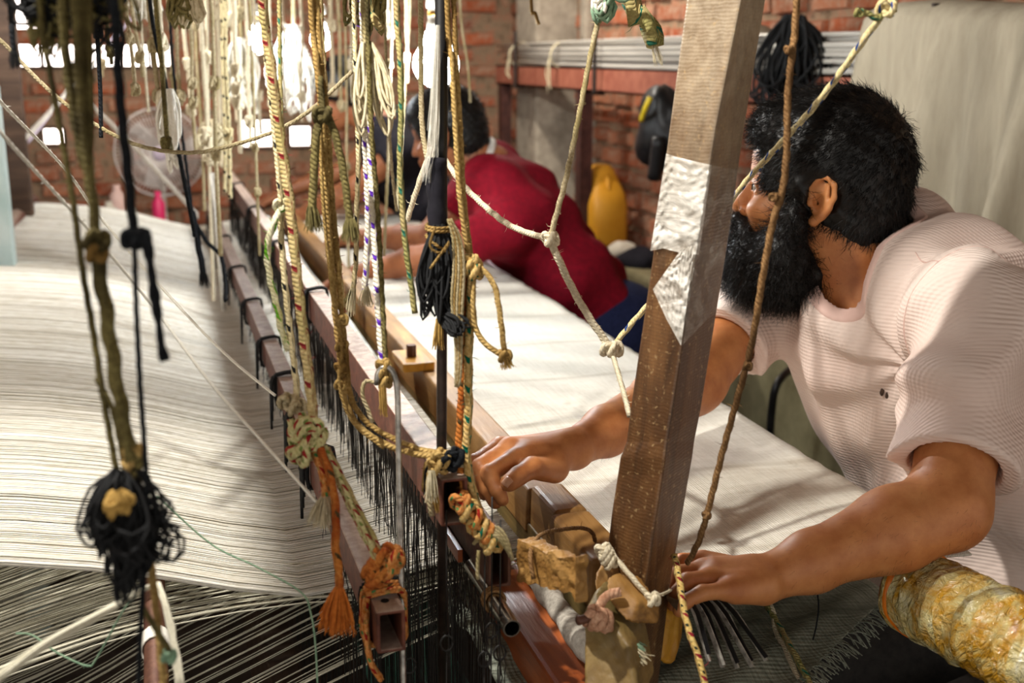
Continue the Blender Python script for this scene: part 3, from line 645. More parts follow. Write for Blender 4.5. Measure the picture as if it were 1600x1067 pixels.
# --- warp: real threads
def threads(name, label, profile, y0, y1, step, r, mat, jit=.004, seg=.06, jz=.003, seed=1, skip=0.):
    rr = np.random.default_rng(seed); prof = catmull([Vector((x, 0, z)) for x, z in profile], seg); k = len(prof)
    PX = np.array([p.x for p in prof]); PZ = np.array([p.z for p in prof]); ys = np.arange(y0, y1, step); ys = ys[rr.random(len(ys)) > skip]; N = len(ys)
    drift = rr.normal(0, jit, (N, 1))*np.linspace(1, .15, k)[None]+.006*np.sin(ys*9)[:, None]*np.linspace(1, 0, k)[None]+.004*np.sin(ys*31+1)[:, None]*np.linspace(1, .0, k)[None]
    Y = ys[:, None]+drift; Z = PZ[None]+rr.normal(0, jz, (N, 1))*np.linspace(1, .3, k)[None]+.004*np.sin(ys*7+2)[:, None]; X = np.broadcast_to(PX[None], Y.shape)
    R = r*rr.uniform(.7, 1.3, (N, 1)); offs = [(1, 0), (-.5, .87), (-.5, -.87)]
    V = np.stack([np.stack([X, Y+R*a, Z+R*b], -1) for a, b in offs], 2).reshape(-1, 3)   # N,k,3
    base = (np.arange(N)*k*3)[:, None, None]+(np.arange(k-1)*3)[None, :, None]+np.arange(3)[None, None, :]
    nxt = (np.arange(N)*k*3)[:, None, None]+(np.arange(k-1)*3)[None, :, None]+((np.arange(3)+1) % 3)[None, None, :]
    F = np.stack([base, nxt, nxt+3, base+3], -1).reshape(-1, 4)
    me = bpy.data.meshes.new(name); me.vertices.add(len(V)); me.vertices.foreach_set('co', V.astype(np.float32).ravel()); me.loops.add(F.size); me.loops.foreach_set('vertex_index', F.astype(np.int32).ravel())
    me.polygons.add(len(F)); me.polygons.foreach_set('loop_start', np.arange(0, F.size, 4, dtype=np.int32)); me.polygons.foreach_set('loop_total', np.full(len(F), 4, dtype=np.int32)); me.polygons.foreach_set('use_smooth', [True]*len(F))
    me.materials.append(M[mat]); me.update(calc_edges=True); me.validate()
    o = bpy.data.objects.new(name, me); COL.objects.link(o); return tag(o, label, 'yarn', kind='stuff')
WY0, WY1 = 1.225, 4.22
threads('upper_warp', 'dense sheet of white warp threads stretched from the back roller to the harness', [(-1.9, 1.02), (-.9, .99), (-.42, .975), (-.17, .95), (-.02, .915), (.13, .872), (.25, .888), (.385, .90)], WY0, WY1, .0019, .00088, 'warp_yarn', jz=.0015)
threads('upper_warp', 'second ply of white warp threads lying just under the top sheet', [(-1.9, 1.015), (-.9, .986), (-.42, .971), (-.17, .946), (-.02, .911), (.13, .869), (.25, .885), (.385, .897)], WY0+.001, WY1, .0021, .00095, 'warp_yarn', jz=.0015, seed=5)
threads('lower_warp', 'sparse lower sheet of warp threads fanning down to the bottom left', [(-1.9, .35), (-.9, .61), (-.42, .755), (-.17, .832), (-.02, .862), (.13, .868), (.25, .86), (.385, .885)], WY0-.005, WY1, .0036, .0012, 'warp_yarn_low', seed=9, jz=.004)
threads('lower_warp', 'lowest dark threads crossing under the white sheets at the bottom edge', [(-1.9, .2), (-.4, .55), (.0, .70), (.2, .78), (.385, .84)], WY0-.005, 3.4, .009, .0010, 'warp_yarn_low', seed=12, jz=.01)
# back roller, lease pipe
mb = MB(); mb.tube([Vector((-.405, 2.3, .965)), Vector((-.405, 4.35, .965))], .028, 18)
tag(mb.build('back_roller', 'dusty_steel', None, True), 'pinkish brown round back roller at the left edge of the white warp', 'roller')
lp = AZ(243, 1000, .872); mb = MB(); mb.tube([Vector((lp.x, .82, lp.z)), Vector((lp.x, 4.2, lp.z))], .0115, 16)
lease = mb.build('lease_pipe', 'rusty_steel', None, True); tag(lease, 'brown steel lease pipe poking towards the camera from under the white warp', 'pipe')
mb = MB()
for k in range(9): mb.tube([Vector((lp.x+.0135*math.cos(a), 1.135+k*.0028+.004*math.sin(a), lp.z+.0135*math.sin(a))) for a in [2*PI*q_/16 for q_ in range(17)]], .0013, 5)
mb.build('yarn_wrap', 'white_cord', lease, True)
# --- heddles (hundreds of fine wires hanging from the bars)
def heddles(label, X, zt_, zb_, ya, yb, step, seed, mat='heddle_wire', parent=None, r=.00055):
    rr = random.Random(seed); mb = MB(); y = ya
    while y < yb:
        a = Vector((X+rr.uniform(-.004, .004), y, zt_)); sway = rr.uniform(-.012, .012); zz = zb_+rr.uniform(-.03, .03); zc = .875+rr.uniform(-.01, .01)
        rr_ = r*rr.uniform(.7, 1.5)
        P = [a, Vector((a.x+sway*.3, y+rr.uniform(-.003, .003), zt_*.5+zc*.5)), Vector((a.x+sway*.6, y+rr.uniform(-.005, .005), zc+.006)), Vector((a.x+sway*.6+.0015, y, zc)), Vector((a.x+sway*.6, y, zc-.006)), Vector((a.x+sway, y+rr.uniform(-.012, .012), zz))]
        mb.tube(P, rr_, 3, caps=False); y += step*rr.uniform(.5, 1.5)
    o = mb.build('heddles', mat, parent, False); return tag(o, label, 'wire', kind='stuff')
heddles('curtain of fine black heddle wires hanging below the gold-bound bar', P2.x+.008, P2.z-.047, .60, 1.06, 4.1, .0052, 2)
heddles('second curtain of black heddle wires hanging below the thin rod', P4.x-.006, P4.z, .55, .98, 4.0, .0058, 3)
heddles('black heddle wires hanging below the orange-tied bar', P1.x+.012, P1.z-.041, .55, 1.0, 4.1, .0095, 4)
heddles('black heddle wires under the short lower bar near the reed', P3.x+.008, P3.z-.045, .62, 1.10, 4.0, .0075, 8)
# weights with rings on wires at the bottom
ORD = ['first', 'second', 'third', 'fourth', 'fifth', 'sixth', 'seventh', 'eighth', 'ninth', 'tenth', 'eleventh', 'twelfth', 'thirteenth', 'fourteenth', 'fifteenth', 'sixteenth']
for i, (x, y_) in enumerate(((640, 1040), (698, 1005), (757, 1030), (768, 985), (781, 1020))):
    c_ = D(x, y_, 1.12); mb = MB(); mb.tube([c_+Vector((.006*math.cos(a), 0, .008*math.sin(a))) for a in [2*PI*k/14 for k in range(15)]], .0011, 5)
    mb.tube([c_+Vector((0, 0, .008)), c_+Vector((.004, .01, .13))], .0008, 4); mb.tube([c_-Vector((0, 0, .008)), c_-Vector((.003, 0, .16))], .0008, 4)
    tag(mb.build('heddle_loop', 'heddle_wire', None, True), '%s from the left of the loose wire eye loops dangling below the bars' % ORD[i], 'wire', 'loose wire heddles')
# --- woven cloth
def sheet(name, label, P4c, nx, ny, mat, thick=.0025, wob=.0015, cat='cloth', sag=0, fringe=False):
    a, b, c, d = [Vector(p) for p in P4c]; V = []; rr = random.Random(9)
    for i in range(ny):
        for j in range(nx):
            s_, t_ = j/(nx-1), i/(ny-1); p = a.lerp(b, s_).lerp(d.lerp(c, s_), t_)
            e = (.0016*math.sin(t_*190+3*math.sin(t_*60)) if j == nx-1 else 0)
            V.append(p+Vector((e, 0, wob*math.sin(s_*9+t_*23)+wob*.6*math.sin(t_*61+s_*4)-sag*math.sin(s_*PI))))
    F = [(i*nx+j, i*nx+j+1, (i+1)*nx+j+1, (i+1)*nx+j) for i in range(ny-1) for j in range(nx-1)]
    o = link(name, V, F, mat, None, True); md = o.modifiers.new('s', 'SOLIDIFY'); md.thickness = thick; return tag(o, label, cat)
sheet('woven_cloth', 'broad cream woven cloth lying on the loom between the beater and the men', [(BR-.01, 1.045, .905), (.862, 1.045, .900), (.862, 4.15, .900), (BR-.01, 4.15, .905)], 24, 300, 'cream_cloth')
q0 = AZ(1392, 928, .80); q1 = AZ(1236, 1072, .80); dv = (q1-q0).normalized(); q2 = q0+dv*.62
lowc = sheet('woven_cloth', 'shaded grey-green cloth sloping down beneath the man\'s near hand', [q2, q0, q0+Vector((-.05, .55, .04)), q2+Vector((-.05, .55, .04))], 40, 60, 'shaded_cloth', wob=.004)
mb = MB()
for i in range(150):
    t_ = random.random(); p = q0.lerp(q1, t_*1.1)+Vector((0, 0, .001)); e = Vector((random.uniform(.004, .02), random.uniform(-.025, -.004), random.uniform(-.02, .002)))
    mb.tube([p, p+e*.5+Vector((0, 0, .002)), p+e], .0008, 3, caps=False)
o = mb.build('fringe', 'shaded_cloth', lowc, True)
# breast beam wrapped in plastic
wa, wb = D(1432, 925, 1.34), D(1655, 1040, 1.12)
wrap = empty('wrapped_roller', 'thick roller wrapped in glossy yellow-stained plastic under the man\'s belly', 'roller')
mb = MB(); ax = (wb-wa); Pw = [wa+ax*(i/60) for i in range(61)]
mb.tube(Pw, [.047+.0022*math.sin(i*1.9)+.0015*math.sin(i*.7+1) for i in range(61)], 40, rf=lambda s0, th: 1+.02*math.sin(5*th+s0*90)+.012*math.sin(11*th-s0*150))
mb.build('plastic_wrap', 'wrapped_roller', wrap, True)
mb = MB(); mb.tube([wa-ax.normalized()*.006, wa+ax.normalized()*.014], [.045, .050], 32, rf=lambda s0, th: 1+.015*math.sin(6*th)); mb.build('orange_band', 'orange_wrap', wrap, True)
mb = MB(); mb.tube([wa-ax.normalized()*.02, wb+ax.normalized()*.05], .03, 20); mb.build('core', 'old_timber', wrap, True)
# dark cloth panel below roller
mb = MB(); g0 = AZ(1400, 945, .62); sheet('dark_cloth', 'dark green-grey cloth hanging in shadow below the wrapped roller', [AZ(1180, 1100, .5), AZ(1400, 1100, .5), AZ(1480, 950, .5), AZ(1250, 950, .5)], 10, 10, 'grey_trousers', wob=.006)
# --- the big leaning post
def quadpost(name, label, rings, mat, cat='post', mats=None, fmf=None):
    V = [p for r_ in rings for p in r_]; n = 4; F = [(i*4+j, i*4+(j+1) % 4, (i+1)*4+(j+1) % 4, (i+1)*4+j) for i in range(len(rings)-1) for j in range(4)]
    F += [(3, 2, 1, 0), tuple((len(rings)-1)*4+j for j in range(4))]
    o = link(name, V, F, mat); return tag(o, label, cat)
def ring(y, xl, xe, xr, dl, de, dr):
    L, E, R_ = D(xl, y, dl), D(xe, y, de), D(xr, y, dr); return [E, R_, L+R_-E, L]
rings = [ring(1130, 930, 985, 1022, 1.215, 1.17, 1.235), ring(900, 943, 1010, 1050, 1.19, 1.145, 1.21), ring(800, 955, 1026, 1068, 1.18, 1.135, 1.2), ring(742, 964, 1035, 1078, 1.175, 1.13, 1.195), ring(715, 968, 1039, 1083, 1.17, 1.125, 1.19), ring(690, 978, 1042, 1086, 1.17, 1.125, 1.19),
         ring(640, 984, 1050, 1096, 1.165, 1.12, 1.18), ring(400, 1019, 1087, 1135, 1.145, 1.10, 1.16), ring(200, 1045, 1118, 1164, 1.125, 1.08, 1.14), ring(0, 1072, 1158, 1197, 1.11, 1.06, 1.12)]
dtop = [p+(p-q_)*1.9 for p, q_ in zip(rings[-1], rings[-2])]; rings.append(dtop)
dbot = [Vector((p.x-(.02), p.y, .0)) for p in rings[0]]; rings.insert(0, dbot)
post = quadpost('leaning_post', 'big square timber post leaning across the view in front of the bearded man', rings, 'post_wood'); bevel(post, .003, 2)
# lit/dark faces are one timber with the same grain
# ================================================================ implicit-surface people
def smin(a, b, k):
    if k <= 0: return np.minimum(a, b)
    h = np.clip(.5+.5*(b-a)/k, 0, 1); return b*(1-h)+a*h-k*h*(1-h)
def capf(a, b, ra, rb):
    a = np.array(a, float); b = np.array(b, float); ba = b-a; L2 = max(float(ba@ba), 1e-12)
    def f(P): pa = P-a; t = np.clip(pa@ba/L2, 0, 1); return np.sqrt(((pa-t[:, None]*ba)**2).sum(1))-(ra+(rb-ra)*t)
    return f
def ellf(c, r, A=None):
    c = np.array(c, float); r = np.array(r, float); A = np.eye(3) if A is None else np.array([list(v) for v in A], float)
    def f(P):
        q = (P-c)@A.T; k0 = np.sqrt(((q/r)**2).sum(1))+1e-9; k1 = np.sqrt(((q/r**2)**2).sum(1))+1e-9; return k0*(k0-1)/k1
    return f
def planef(p, n): p = np.array(p, float); n = np.array(n, float); n = n/np.linalg.norm(n); return lambda P: (P-p)@n
class SDF:
    def __init__(s): s.ops = []
    def add(s, f, k=.01): s.ops.append((0, f, k)); return s
    def sub(s, f, k=.005): s.ops.append((1, f, k)); return s
    def cap(s, a, b, ra, rb=None, k=.01): return s.add(capf(a, b, ra, ra if rb is None else rb), k)
    def chain(s, pts, rs, k=.004):
        for i in range(len(pts)-1): s.cap(pts[i], pts[i+1], rs[i], rs[i+1], k if i == 0 else .003)
        return s
    def ell(s, c, r, A=None, k=.01): return s.add(ellf(c, r, A), k)
    def __call__(s, P):
        v = None
        for kd, f, k in s.ops:
            g = f(P)
            if v is None: v = g
            elif kd == 0: v = smin(v, g, k)
            elif kd == 1: v = -smin(-v, g, k)
        return v
def mesh_sdf(f, lo, hi, h, name, mat, parent=None, smooth_it=1):
    lo = np.array(lo, float); n = np.ceil((np.array(hi)-lo)/h).astype(int)+1; B = 10; n = ((n+B-1)//B)*B
    V = np.full(n, 1., np.float32); nb = n//B; g = np.stack(np.meshgrid(*[np.arange(x) for x in nb], indexing='ij'), -1).reshape(-1, 3)
    cen = lo+(g*B+(B-1)/2)*h; d = np.concatenate([f(cen[i:i+20000]) for i in range(0, len(cen), 20000)]); act = np.abs(d) < B*h*1.15+.006
    W = V.reshape(nb[0], B, nb[1], B, nb[2], B); sgn = np.sign(d).reshape(nb); W[:] = sgn[:, None, :, None, :, None]
    off = np.stack(np.meshgrid(*[np.arange(B)]*3, indexing='ij'), -1).reshape(-1, 3); ga = g[act]
    for i in range(0, len(ga), 300):
        gg = ga[i:i+300]; idx = (gg[:, None]*B+off[None]).reshape(-1, 3); V[idx[:, 0], idx[:, 1], idx[:, 2]] = f(lo+idx*h)
    s = V < 0; mixed = np.zeros(n-1, bool); c8 = [(i, j, k) for i in (0, 1) for j in (0, 1) for k in (0, 1)]
    cnt = sum(s[i:n[0]-1+i, j:n[1]-1+j, k:n[2]-1+k].astype(np.int8) for i, j, k in c8); mixed = (cnt > 0) & (cnt < 8)
    ci = np.argwhere(mixed); idm = np.full(n-1, -1, np.int32); idm[tuple(ci.T)] = np.arange(len(ci))
    acc = np.zeros((len(ci), 3)); wt = np.zeros(len(ci))
    for a in c8:
        for ax in range(3):
            if a[ax]: continue
            b = list(a); b[ax] = 1; va = V[ci[:, 0]+a[0], ci[:, 1]+a[1], ci[:, 2]+a[2]]; vb = V[ci[:, 0]+b[0], ci[:, 1]+b[1], ci[:, 2]+b[2]]
            m_ = (va < 0) != (vb < 0); t = np.where(m_, va/np.where(m_, va-vb, 1), 0); p = np.tile(np.array(a, float), (len(ci), 1)); p[:, ax] = t
            acc[m_] += p[m_]; wt[m_] += 1
    VX = lo+(ci+acc/wt[:, None])*h; Fs = []
    for ax in range(3):
        u, w_ = (ax+1) % 3, (ax+2) % 3; sl0 = [slice(None)]*3; sl1 = [slice(None)]*3; sl0[ax] = slice(0, n[ax]-1); sl1[ax] = slice(1, n[ax])
        ch = s[tuple(sl0)] != s[tuple(sl1)]; e = np.argwhere(ch); e = e[(e[:, u] > 0) & (e[:, w_] > 0) & (e[:, u] < n[u]-1) & (e[:, w_] < n[w_]-1)]
        def cid(du, dw): q = e.copy(); q[:, u] -= du; q[:, w_] -= dw; return idm[tuple(q.T)]
        q = np.stack([cid(1, 1), cid(0, 1), cid(0, 0), cid(1, 0)], 1); fl = s[tuple(e.T)]; q[~fl] = q[~fl][:, ::-1]; Fs.append(q)
    F = np.concatenate(Fs); F = F[(F >= 0).all(1)]
    me = bpy.data.meshes.new(name); me.vertices.add(len(VX)); me.vertices.foreach_set('co', VX.astype(np.float32).ravel()); me.loops.add(F.size); me.loops.foreach_set('vertex_index', F.astype(np.int32).ravel())
    me.polygons.add(len(F)); me.polygons.foreach_set('loop_start', np.arange(0, F.size, 4, dtype=np.int32)); me.polygons.foreach_set('loop_total', np.full(len(F), 4, dtype=np.int32)); me.polygons.foreach_set('use_smooth', [True]*len(F))
    me.materials.append(M[mat]); me.update(calc_edges=True)
    o = bpy.data.objects.new(name, me); COL.objects.link(o)
    if parent is not None: o.parent = parent
    if smooth_it: md = o.modifiers.new('s', 'SMOOTH'); md.iterations = smooth_it; md.factor = .5
    o['_v'] = 0; del o['_v']; return o, VX, F
def strands(name, VX, F, mat, parent, count, L, flow, keep, w_=.0004, curl=.3, seed=1, normal_w=.6):
    rr = np.random.default_rng(seed); tri = VX[F]; c = tri.mean(1); nr = np.cross(tri[:, 2]-tri[:, 0], tri[:, 3]-tri[:, 1]); nr /= np.linalg.norm(nr, axis=1)[:, None]+1e-12
    ok = keep(c); idx = np.argwhere(ok)[:, 0]; idx = rr.choice(idx, count); wts = rr.random((count, 2)); a = c[idx]+ (tri[idx, 0]-c[idx])*wts[:, :1]+(tri[idx, 1]-c[idx])*wts[:, 1:]*.5; n_ = nr[idx]
    fl = flow(a, n_); d = n_*normal_w+fl+rr.normal(0, curl, (count, 3)); d /= np.linalg.norm(d, axis=1)[:, None]; LL = rr.uniform(L[0], L[1], (count, 1)); a = a-n_*.002
    d2 = d+fl*.7+rr.normal(0, curl, (count, 3)); d2 /= np.linalg.norm(d2, axis=1)[:, None]; d3 = d2+rr.normal(0, curl*1.4, (count, 3)); d3 /= np.linalg.norm(d3, axis=1)[:, None]
    p = [a, a+d*LL*.4, a+d*LL*.4+d2*LL*.35, a+d*LL*.4+d2*LL*.35+d3*LL*.3]; s1 = np.cross(d, rr.normal(0, 1, (count, 3))); s1 /= np.linalg.norm(s1, axis=1)[:, None]; s2 = np.cross(d, s1)
    V = []; ws = (1., .9, .65, .15)
    for q, ww in zip(p, ws):
        for k in range(3): th = 2*PI*k/3; V.append(q+(s1*math.cos(th)+s2*math.sin(th))*w_*ww)
    V = np.stack(V, 1).reshape(-1, 3); b = (np.arange(count)*12)[:, None, None]+(np.arange(3)*3)[None, :, None]
    k0 = np.arange(3)[None, None]; k1 = (k0+1) % 3; Q = np.stack([b+k0, b+k1, b+k1+3, b+k0+3], -1).reshape(-1, 4)
    me = bpy.data.meshes.new(name); me.vertices.add(len(V)); me.vertices.foreach_set('co', V.astype(np.float32).ravel()); me.loops.add(Q.size); me.loops.foreach_set('vertex_index', Q.astype(np.int32).ravel())
    me.polygons.add(len(Q)); me.polygons.foreach_set('loop_start', np.arange(0, Q.size, 4, dtype=np.int32)); me.polygons.foreach_set('loop_total', np.full(len(Q), 4, dtype=np.int32)); me.polygons.foreach_set('use_smooth', [True]*len(Q))
    me.materials.append(M[mat]); me.update(calc_edges=True)
    o = bpy.data.objects.new(name, me); COL.objects.link(o); o.parent = parent; o['kind'] = 'stuff'; return o
A3 = lambda v: np.array(list(v), float)
class Head:
    """eye level, centre of the skull at c; f forward, l to the person's left, u up"""
    def __init__(s, c, f, u, k=1.0):
        s.c = Vector(c); s.f = Vector(f).normalized(); u = Vector(u); s.l = u.cross(s.f).normalized(); s.u = s.f.cross(s.l).normalized(); s.k = k
    def p(s, a, b, c): return A3(s.c+(s.f*a+s.l*b+s.u*c)*s.k)
    def ax(s): return (s.f, s.l, s.u)
    def loc(s, P): q = (P-A3(s.c))/s.k; return np.stack([q@A3(s.f), q@A3(s.l), q@A3(s.u)], 1)
    def skull(s, B, detail=True):
        k = s.k; A = s.ax(); E = lambda c, r, kk=.012, ax=A: B.ell(s.p(*c), [x*k for x in r], ax, kk*k)
        E((-.008, 0, .035), (.096, .076, .088)); E((.035, 0, -.035), (.056, .060, .078), .03); E((.050, 0, .045), (.046, .062, .05), .02)
        E((.052, 0, -.085), (.036, .036, .026), .02)             # chin
        for sg in (1, -1):
            B.sub(ellf(s.p(.094, sg*.031, -.002), [x*k for x in (.017, .019, .013)], A), .012*k)       # sockets
            E((.066, sg*.044, -.030), (.024, .020, .018), .018)                                        # cheekbones
            B.cap(s.p(.083, sg*.014, .019), s.p(.072, sg*.048, .018), .0085*k, .007*k, .012*k)          # brow
        B.cap(s.p(.087, 0, .008), s.p(.103, 0, -.028), .0085*k, .0105*k, .008*k)                       # nose
        B.ell(s.p(.106, 0, -.034), [x*k for x in (.0125, .0115, .0105)], A, .007*k)
        for sg in (1, -1): B.ell(s.p(.093, sg*.0135, -.038), [x*k for x in (.012, .0075, .008)], A, .005*k)
        if detail:
            for sg in (1, -1):
                B.cap(s.p(.0895, sg*.020, .0045), s.p(.080, sg*.044, .004), .0042*k, .004*k, .004*k)    # upper lid
                B.cap(s.p(.0885, sg*.021, -.0075), s.p(.0795, sg*.043, -.0065), .0035*k, .0035*k, .005*k)
        B.cap(s.p(.092, -.018, -.0595), s.p(.092, .018, -.0595), .0075*k, .0075*k, .006*k)               # lips
        B.cap(s.p(.090, -.014, -.071), s.p(.090, .014, -.071), .008*k, .008*k, .005*k)
        for sg in (1, -1):
            pts = [(.006, .075, -.008), (.006, .079, .012), (-.001, .083, .027), (-.013, .088, .031), (-.0235, .090, .022), (-.026, .089, .006), (-.021, .086, -.010), (-.013, .083, -.022), (-.004, .079, -.030)]
            e = [s.p(a, sg*b, c) for a, b, c in pts]; rs = [.0042, .0042, .0042, .0045, .0045, .0042, .004, .005, .0072]
            for i in range(len(e)-1): B.cap(e[i], e[i+1], rs[i]*k, rs[i+1]*k, .0025*k)
            B.ell(s.p(-.010, sg*.078, .002), [x*k for x in (.017, .0055, .028)], A, .004*k)
            B.cap(s.p(-.016, sg*.084, .020), s.p(-.017, sg*.084, -.006), .0035*k, .0035*k, .003*k)      # antihelix
            B.sub(ellf(s.p(-.006, sg*.0835, -.003), [x*k for x in (.0075, .008, .010)], A), .003*k)    # concha
            B.ell(s.p(.0045, sg*.0805, -.006), [x*k for x in (.004, .004, .006)], A, .003*k)           # tragus
    def hair_sdf(s, low=-.07, over=.014):
        k = s.k; A = s.ax(); H = SDF()
        H.ell(s.p(-.008, 0, .040), [x*k for x in (.096+over, .077+over, .088+over*1.1)], A)
        H.ell(s.p(-.060, 0, -.025), [x*k for x in (.046+over*.5, .058+over*.5, .06)], A, .03*k)
        H.ell(s.p(.045, 0, .075), [x*k for x in (.058, .070, .048)], A, .02*k)
        H.sub(ellf(s.p(.150, 0, -.02), [x*k for x in (.096, .115, .112)], A), .008*k)
        H.sub(ellf(s.p(.060, 0, -.065), [x*k for x in (.092, .13, .075)], A), .008*k)
        for sg in (1, -1): H.sub(ellf(s.p(-.010, sg*.098, -.006), [x*k for x in (.025, .030, .036)], A), .006*k)
        H.sub(planef(s.p(-.06, 0, low), [-x for x in A3(s.u)]), .01) if False else None
        return H
    def eyes(s, parent):
        for sg in (1, -1):
            mb = MB(); blob(mb, s.p(.0765, sg*.032, -.001), (.0118*s.k,)*3, 1, 12, 16, 0); mb.build('eye', 'eye_white', parent, True)
            c = Vector(s.p(.0765, sg*.032, -.001)); a = c+s.f*.0108*s.k; mb = MB(); mb.tube([a, a+s.f*.0014*s.k], [.0055*s.k, .0045*s.k], 14); mb.build('iris', 'inside_black', parent, True)
def hand_generic(B, wr, d, pn, s=1.0, curl=.6, side=1, R=1.0):
    """wr wrist, d direction to the knuckles, pn back-of-hand normal, side +1: thumb on d x pn side"""
    d = Vector(d).normalized(); pn = Vector(pn); pn = (pn-d*pn.dot(d)).normalized(); t = d.cross(pn)*side; wr = Vector(wr)
    W = lambda a, b, c: A3(wr+(d*a+t*b+pn*c)*s)
    B.cap(W(0, 0, 0), W(.03, .01, 0), .024*s, .020*s, .015); B.cap(W(.03, -.01, 0), W(.085, -.028, 0), .016*s, .012*s, .015); B.cap(W(.03, .012, 0), W(.088, .026, 0), .017*s, .0125*s, .015); B.cap(W(.04, 0, 0), W(.09, 0, .003), .016*s, .013*s, .012)
    for i, (o, L) in enumerate(((.030, .072), (.010, .080), (-.011, .074), (-.031, .058))):
        c1 = curl*.8; p0 = Vector((.088, o, .002)); seq = [p0]; ang = 0
        for fr in (.45, .3, .25):
            ang += curl*(.5 if fr == .45 else .9); q = seq[-1]+Vector((math.cos(ang), 0, -math.sin(ang)))*L*fr; seq.append(q)
        B.chain([W(*q) for q in seq], [.0098*s*R, .0088*s*R, .0078*s*R, .0066*s*R], .006)
    B.chain([W(.015, .018, -.008), W(.045, .045, -.014), W(.072, .050, -.018), W(.09, .046, -.022)], [.015*s, .0115*s, .0095*s, .0075*s], .01)
def make_person(sp):
    """background weavers: one skinned body, shirt, trousers and hair"""
    root = empty('person', sp['label'], 'person'); H = Head(sp['head'], sp['face'], sp.get('hup', (0, 0, 1)), sp.get('k', 1.0)); B = SDF(); B.ell(H.p(0, 0, .03), (.07, .06, .07), H.ax()); H.skull(B, False)
    nk, pe, LS, RS = [Vector(sp[x]) for x in ('neck', 'pelvis', 'ls', 'rs')]
    B.cap(H.p(-.03, 0, -.04), A3(nk), .050, .056, .03)
    B.cap(A3(nk), A3(nk.lerp(pe, .3)), .08, .1, .03); B.cap(A3(nk.lerp(pe, .3)), A3(pe), .1, .1, .03); B.cap(A3(LS), A3(RS), .045, .045, .02)
    for S_, E_, W_, sd in ((LS, sp['le'], sp['lw'], -1), (RS, sp['re'], sp['rw'], 1)):
        E_, W_ = Vector(E_), Vector(W_); B.cap(A3(S_), A3(E_), .045, .036, .02); B.cap(A3(E_), A3(E_.lerp(W_, .35)), .036, .038, .01); B.cap(A3(E_.lerp(W_, .35)), A3(W_), .038, .023, .01)
        dd = (W_-E_).normalized(); hand_generic(B, W_, dd+Vector((0, 0, -.15)), (0, 0, 1), 1.0, .55, sd)
    pts = [H.c, nk, pe, LS, RS]+[Vector(sp[x]) for x in ('le', 're', 'lw', 'rw')]
    lo = [min(p[i] for p in pts)-.26 for i in range(3)]; hi = [max(p[i] for p in pts)+.26 for i in range(3)]
    mesh_sdf(B, lo, hi, .0055, 'body', 'skin_plain', root)
    T = SDF(); ax = (pe-nk).normalized(); sh = (LS-RS).normalized(); nf = ax.cross(sh).normalized(); AX_ = (sh, ax, nf)
    T.ell(A3(nk.lerp(pe, .33)), (.185, .24, .125), AX_); T.ell(A3(nk.lerp(pe, .75)), (.165, .22, .125), AX_, .05); T.cap(A3(LS), A3(RS), .066, .066, .04); T.cap(A3(nk), A3(nk.lerp(pe, .2)), .075, .12, .04)
    for S_, E_ in ((LS, Vector(sp['le'])), (RS, Vector(sp['re']))):
        sv = SDF(); sv.cap(A3(S_), A3(S_.lerp(E_, sp.get('sleeve', .72))), .068, .06); cut = planef(A3(S_.lerp(E_, sp.get('sleeve', .72))), A3(E_-S_))
        T.add((lambda sv_, c_: (lambda P: np.maximum(sv_(P), c_(P))))(sv, cut), .03)
    T.sub(capf(A3(nk-ax*.08), A3(nk+ax*.005), .066, .062), .006)
    rr = random.Random(3); ph = [rr.uniform(0, 6) for _ in range(8)]
    base = T
    def tf(P):
        q = (P-A3(nk)); u = q@A3(ax); v = q@A3(sh); return base(P)+.009*np.sin(u*34+v*18+ph[0]+2*np.sin(v*14))*np.clip(u*4+.3, 0, 1)+.006*np.sin(u*20-v*40+ph[1])
    tf2 = lambda P: np.maximum(tf(P), planef(A3(pe+ax*.02), A3(ax))(P))
    mesh_sdf(tf2, lo, hi, .006, 'shirt', sp['shirt'], root)
    if sp.get('collar'):
        mb = MB(); c = nk; s1, s2 = sh, nf
        mb.tube([c-ax*.045+(s1*math.cos(a)*.07+s2*math.sin(a)*.062) + ax*.012*math.sin(a) for a in [2*PI*i/24 for i in range(25)]], .011, 6); mb.build('collar', sp['collar'], root, True)
    L = SDF(); fwd = Vector(sp['seat_dir']).normalized(); kl = []
    for sg, hp in ((1, LS), (-1, RS)):
        h0 = pe+sh*sg*.09; kn = h0+fwd*.40+sh*sg*.05+Vector((0, 0, -.02)); ft = Vector((kn.x-.02, kn.y, .09)); L.cap(A3(h0), A3(kn), .095, .065, .04); L.cap(A3(kn), A3(ft), .062, .045, .02); kl += [kn, ft]
        L.cap(A3(ft), A3(ft+fwd*.16+Vector((0, 0, -.05))), .045, .035, .02)
    L.ell(A3(pe), (.17, .15, .14), None, .05)
    lo2 = [min(p[i] for p in kl+[pe])-.25 for i in range(3)]; hi2 = [max(p[i] for p in kl+[pe])+.25 for i in range(3)]
    mesh_sdf(L, lo2, hi2, .012, 'trousers', sp['legs'], root)
    hs = H.hair_sdf(); hn = lambda P: hs(P)+.003*np.sin(P[:, 0]*300)*np.sin(P[:, 1]*280)*np.sin(P[:, 2]*310)
    _, VX, F = mesh_sdf(hn, A3(H.c)-.17, A3(H.c)+.17, .005, 'hair', 'hair', root)
    strands('hair_strands', VX, F, 'hair', root, 3500, (.010, .02), lambda a, n_: -A3(H.u)[None]*.6, lambda c: np.ones(len(c), bool), .0009, .4, 3, .5); return root, H
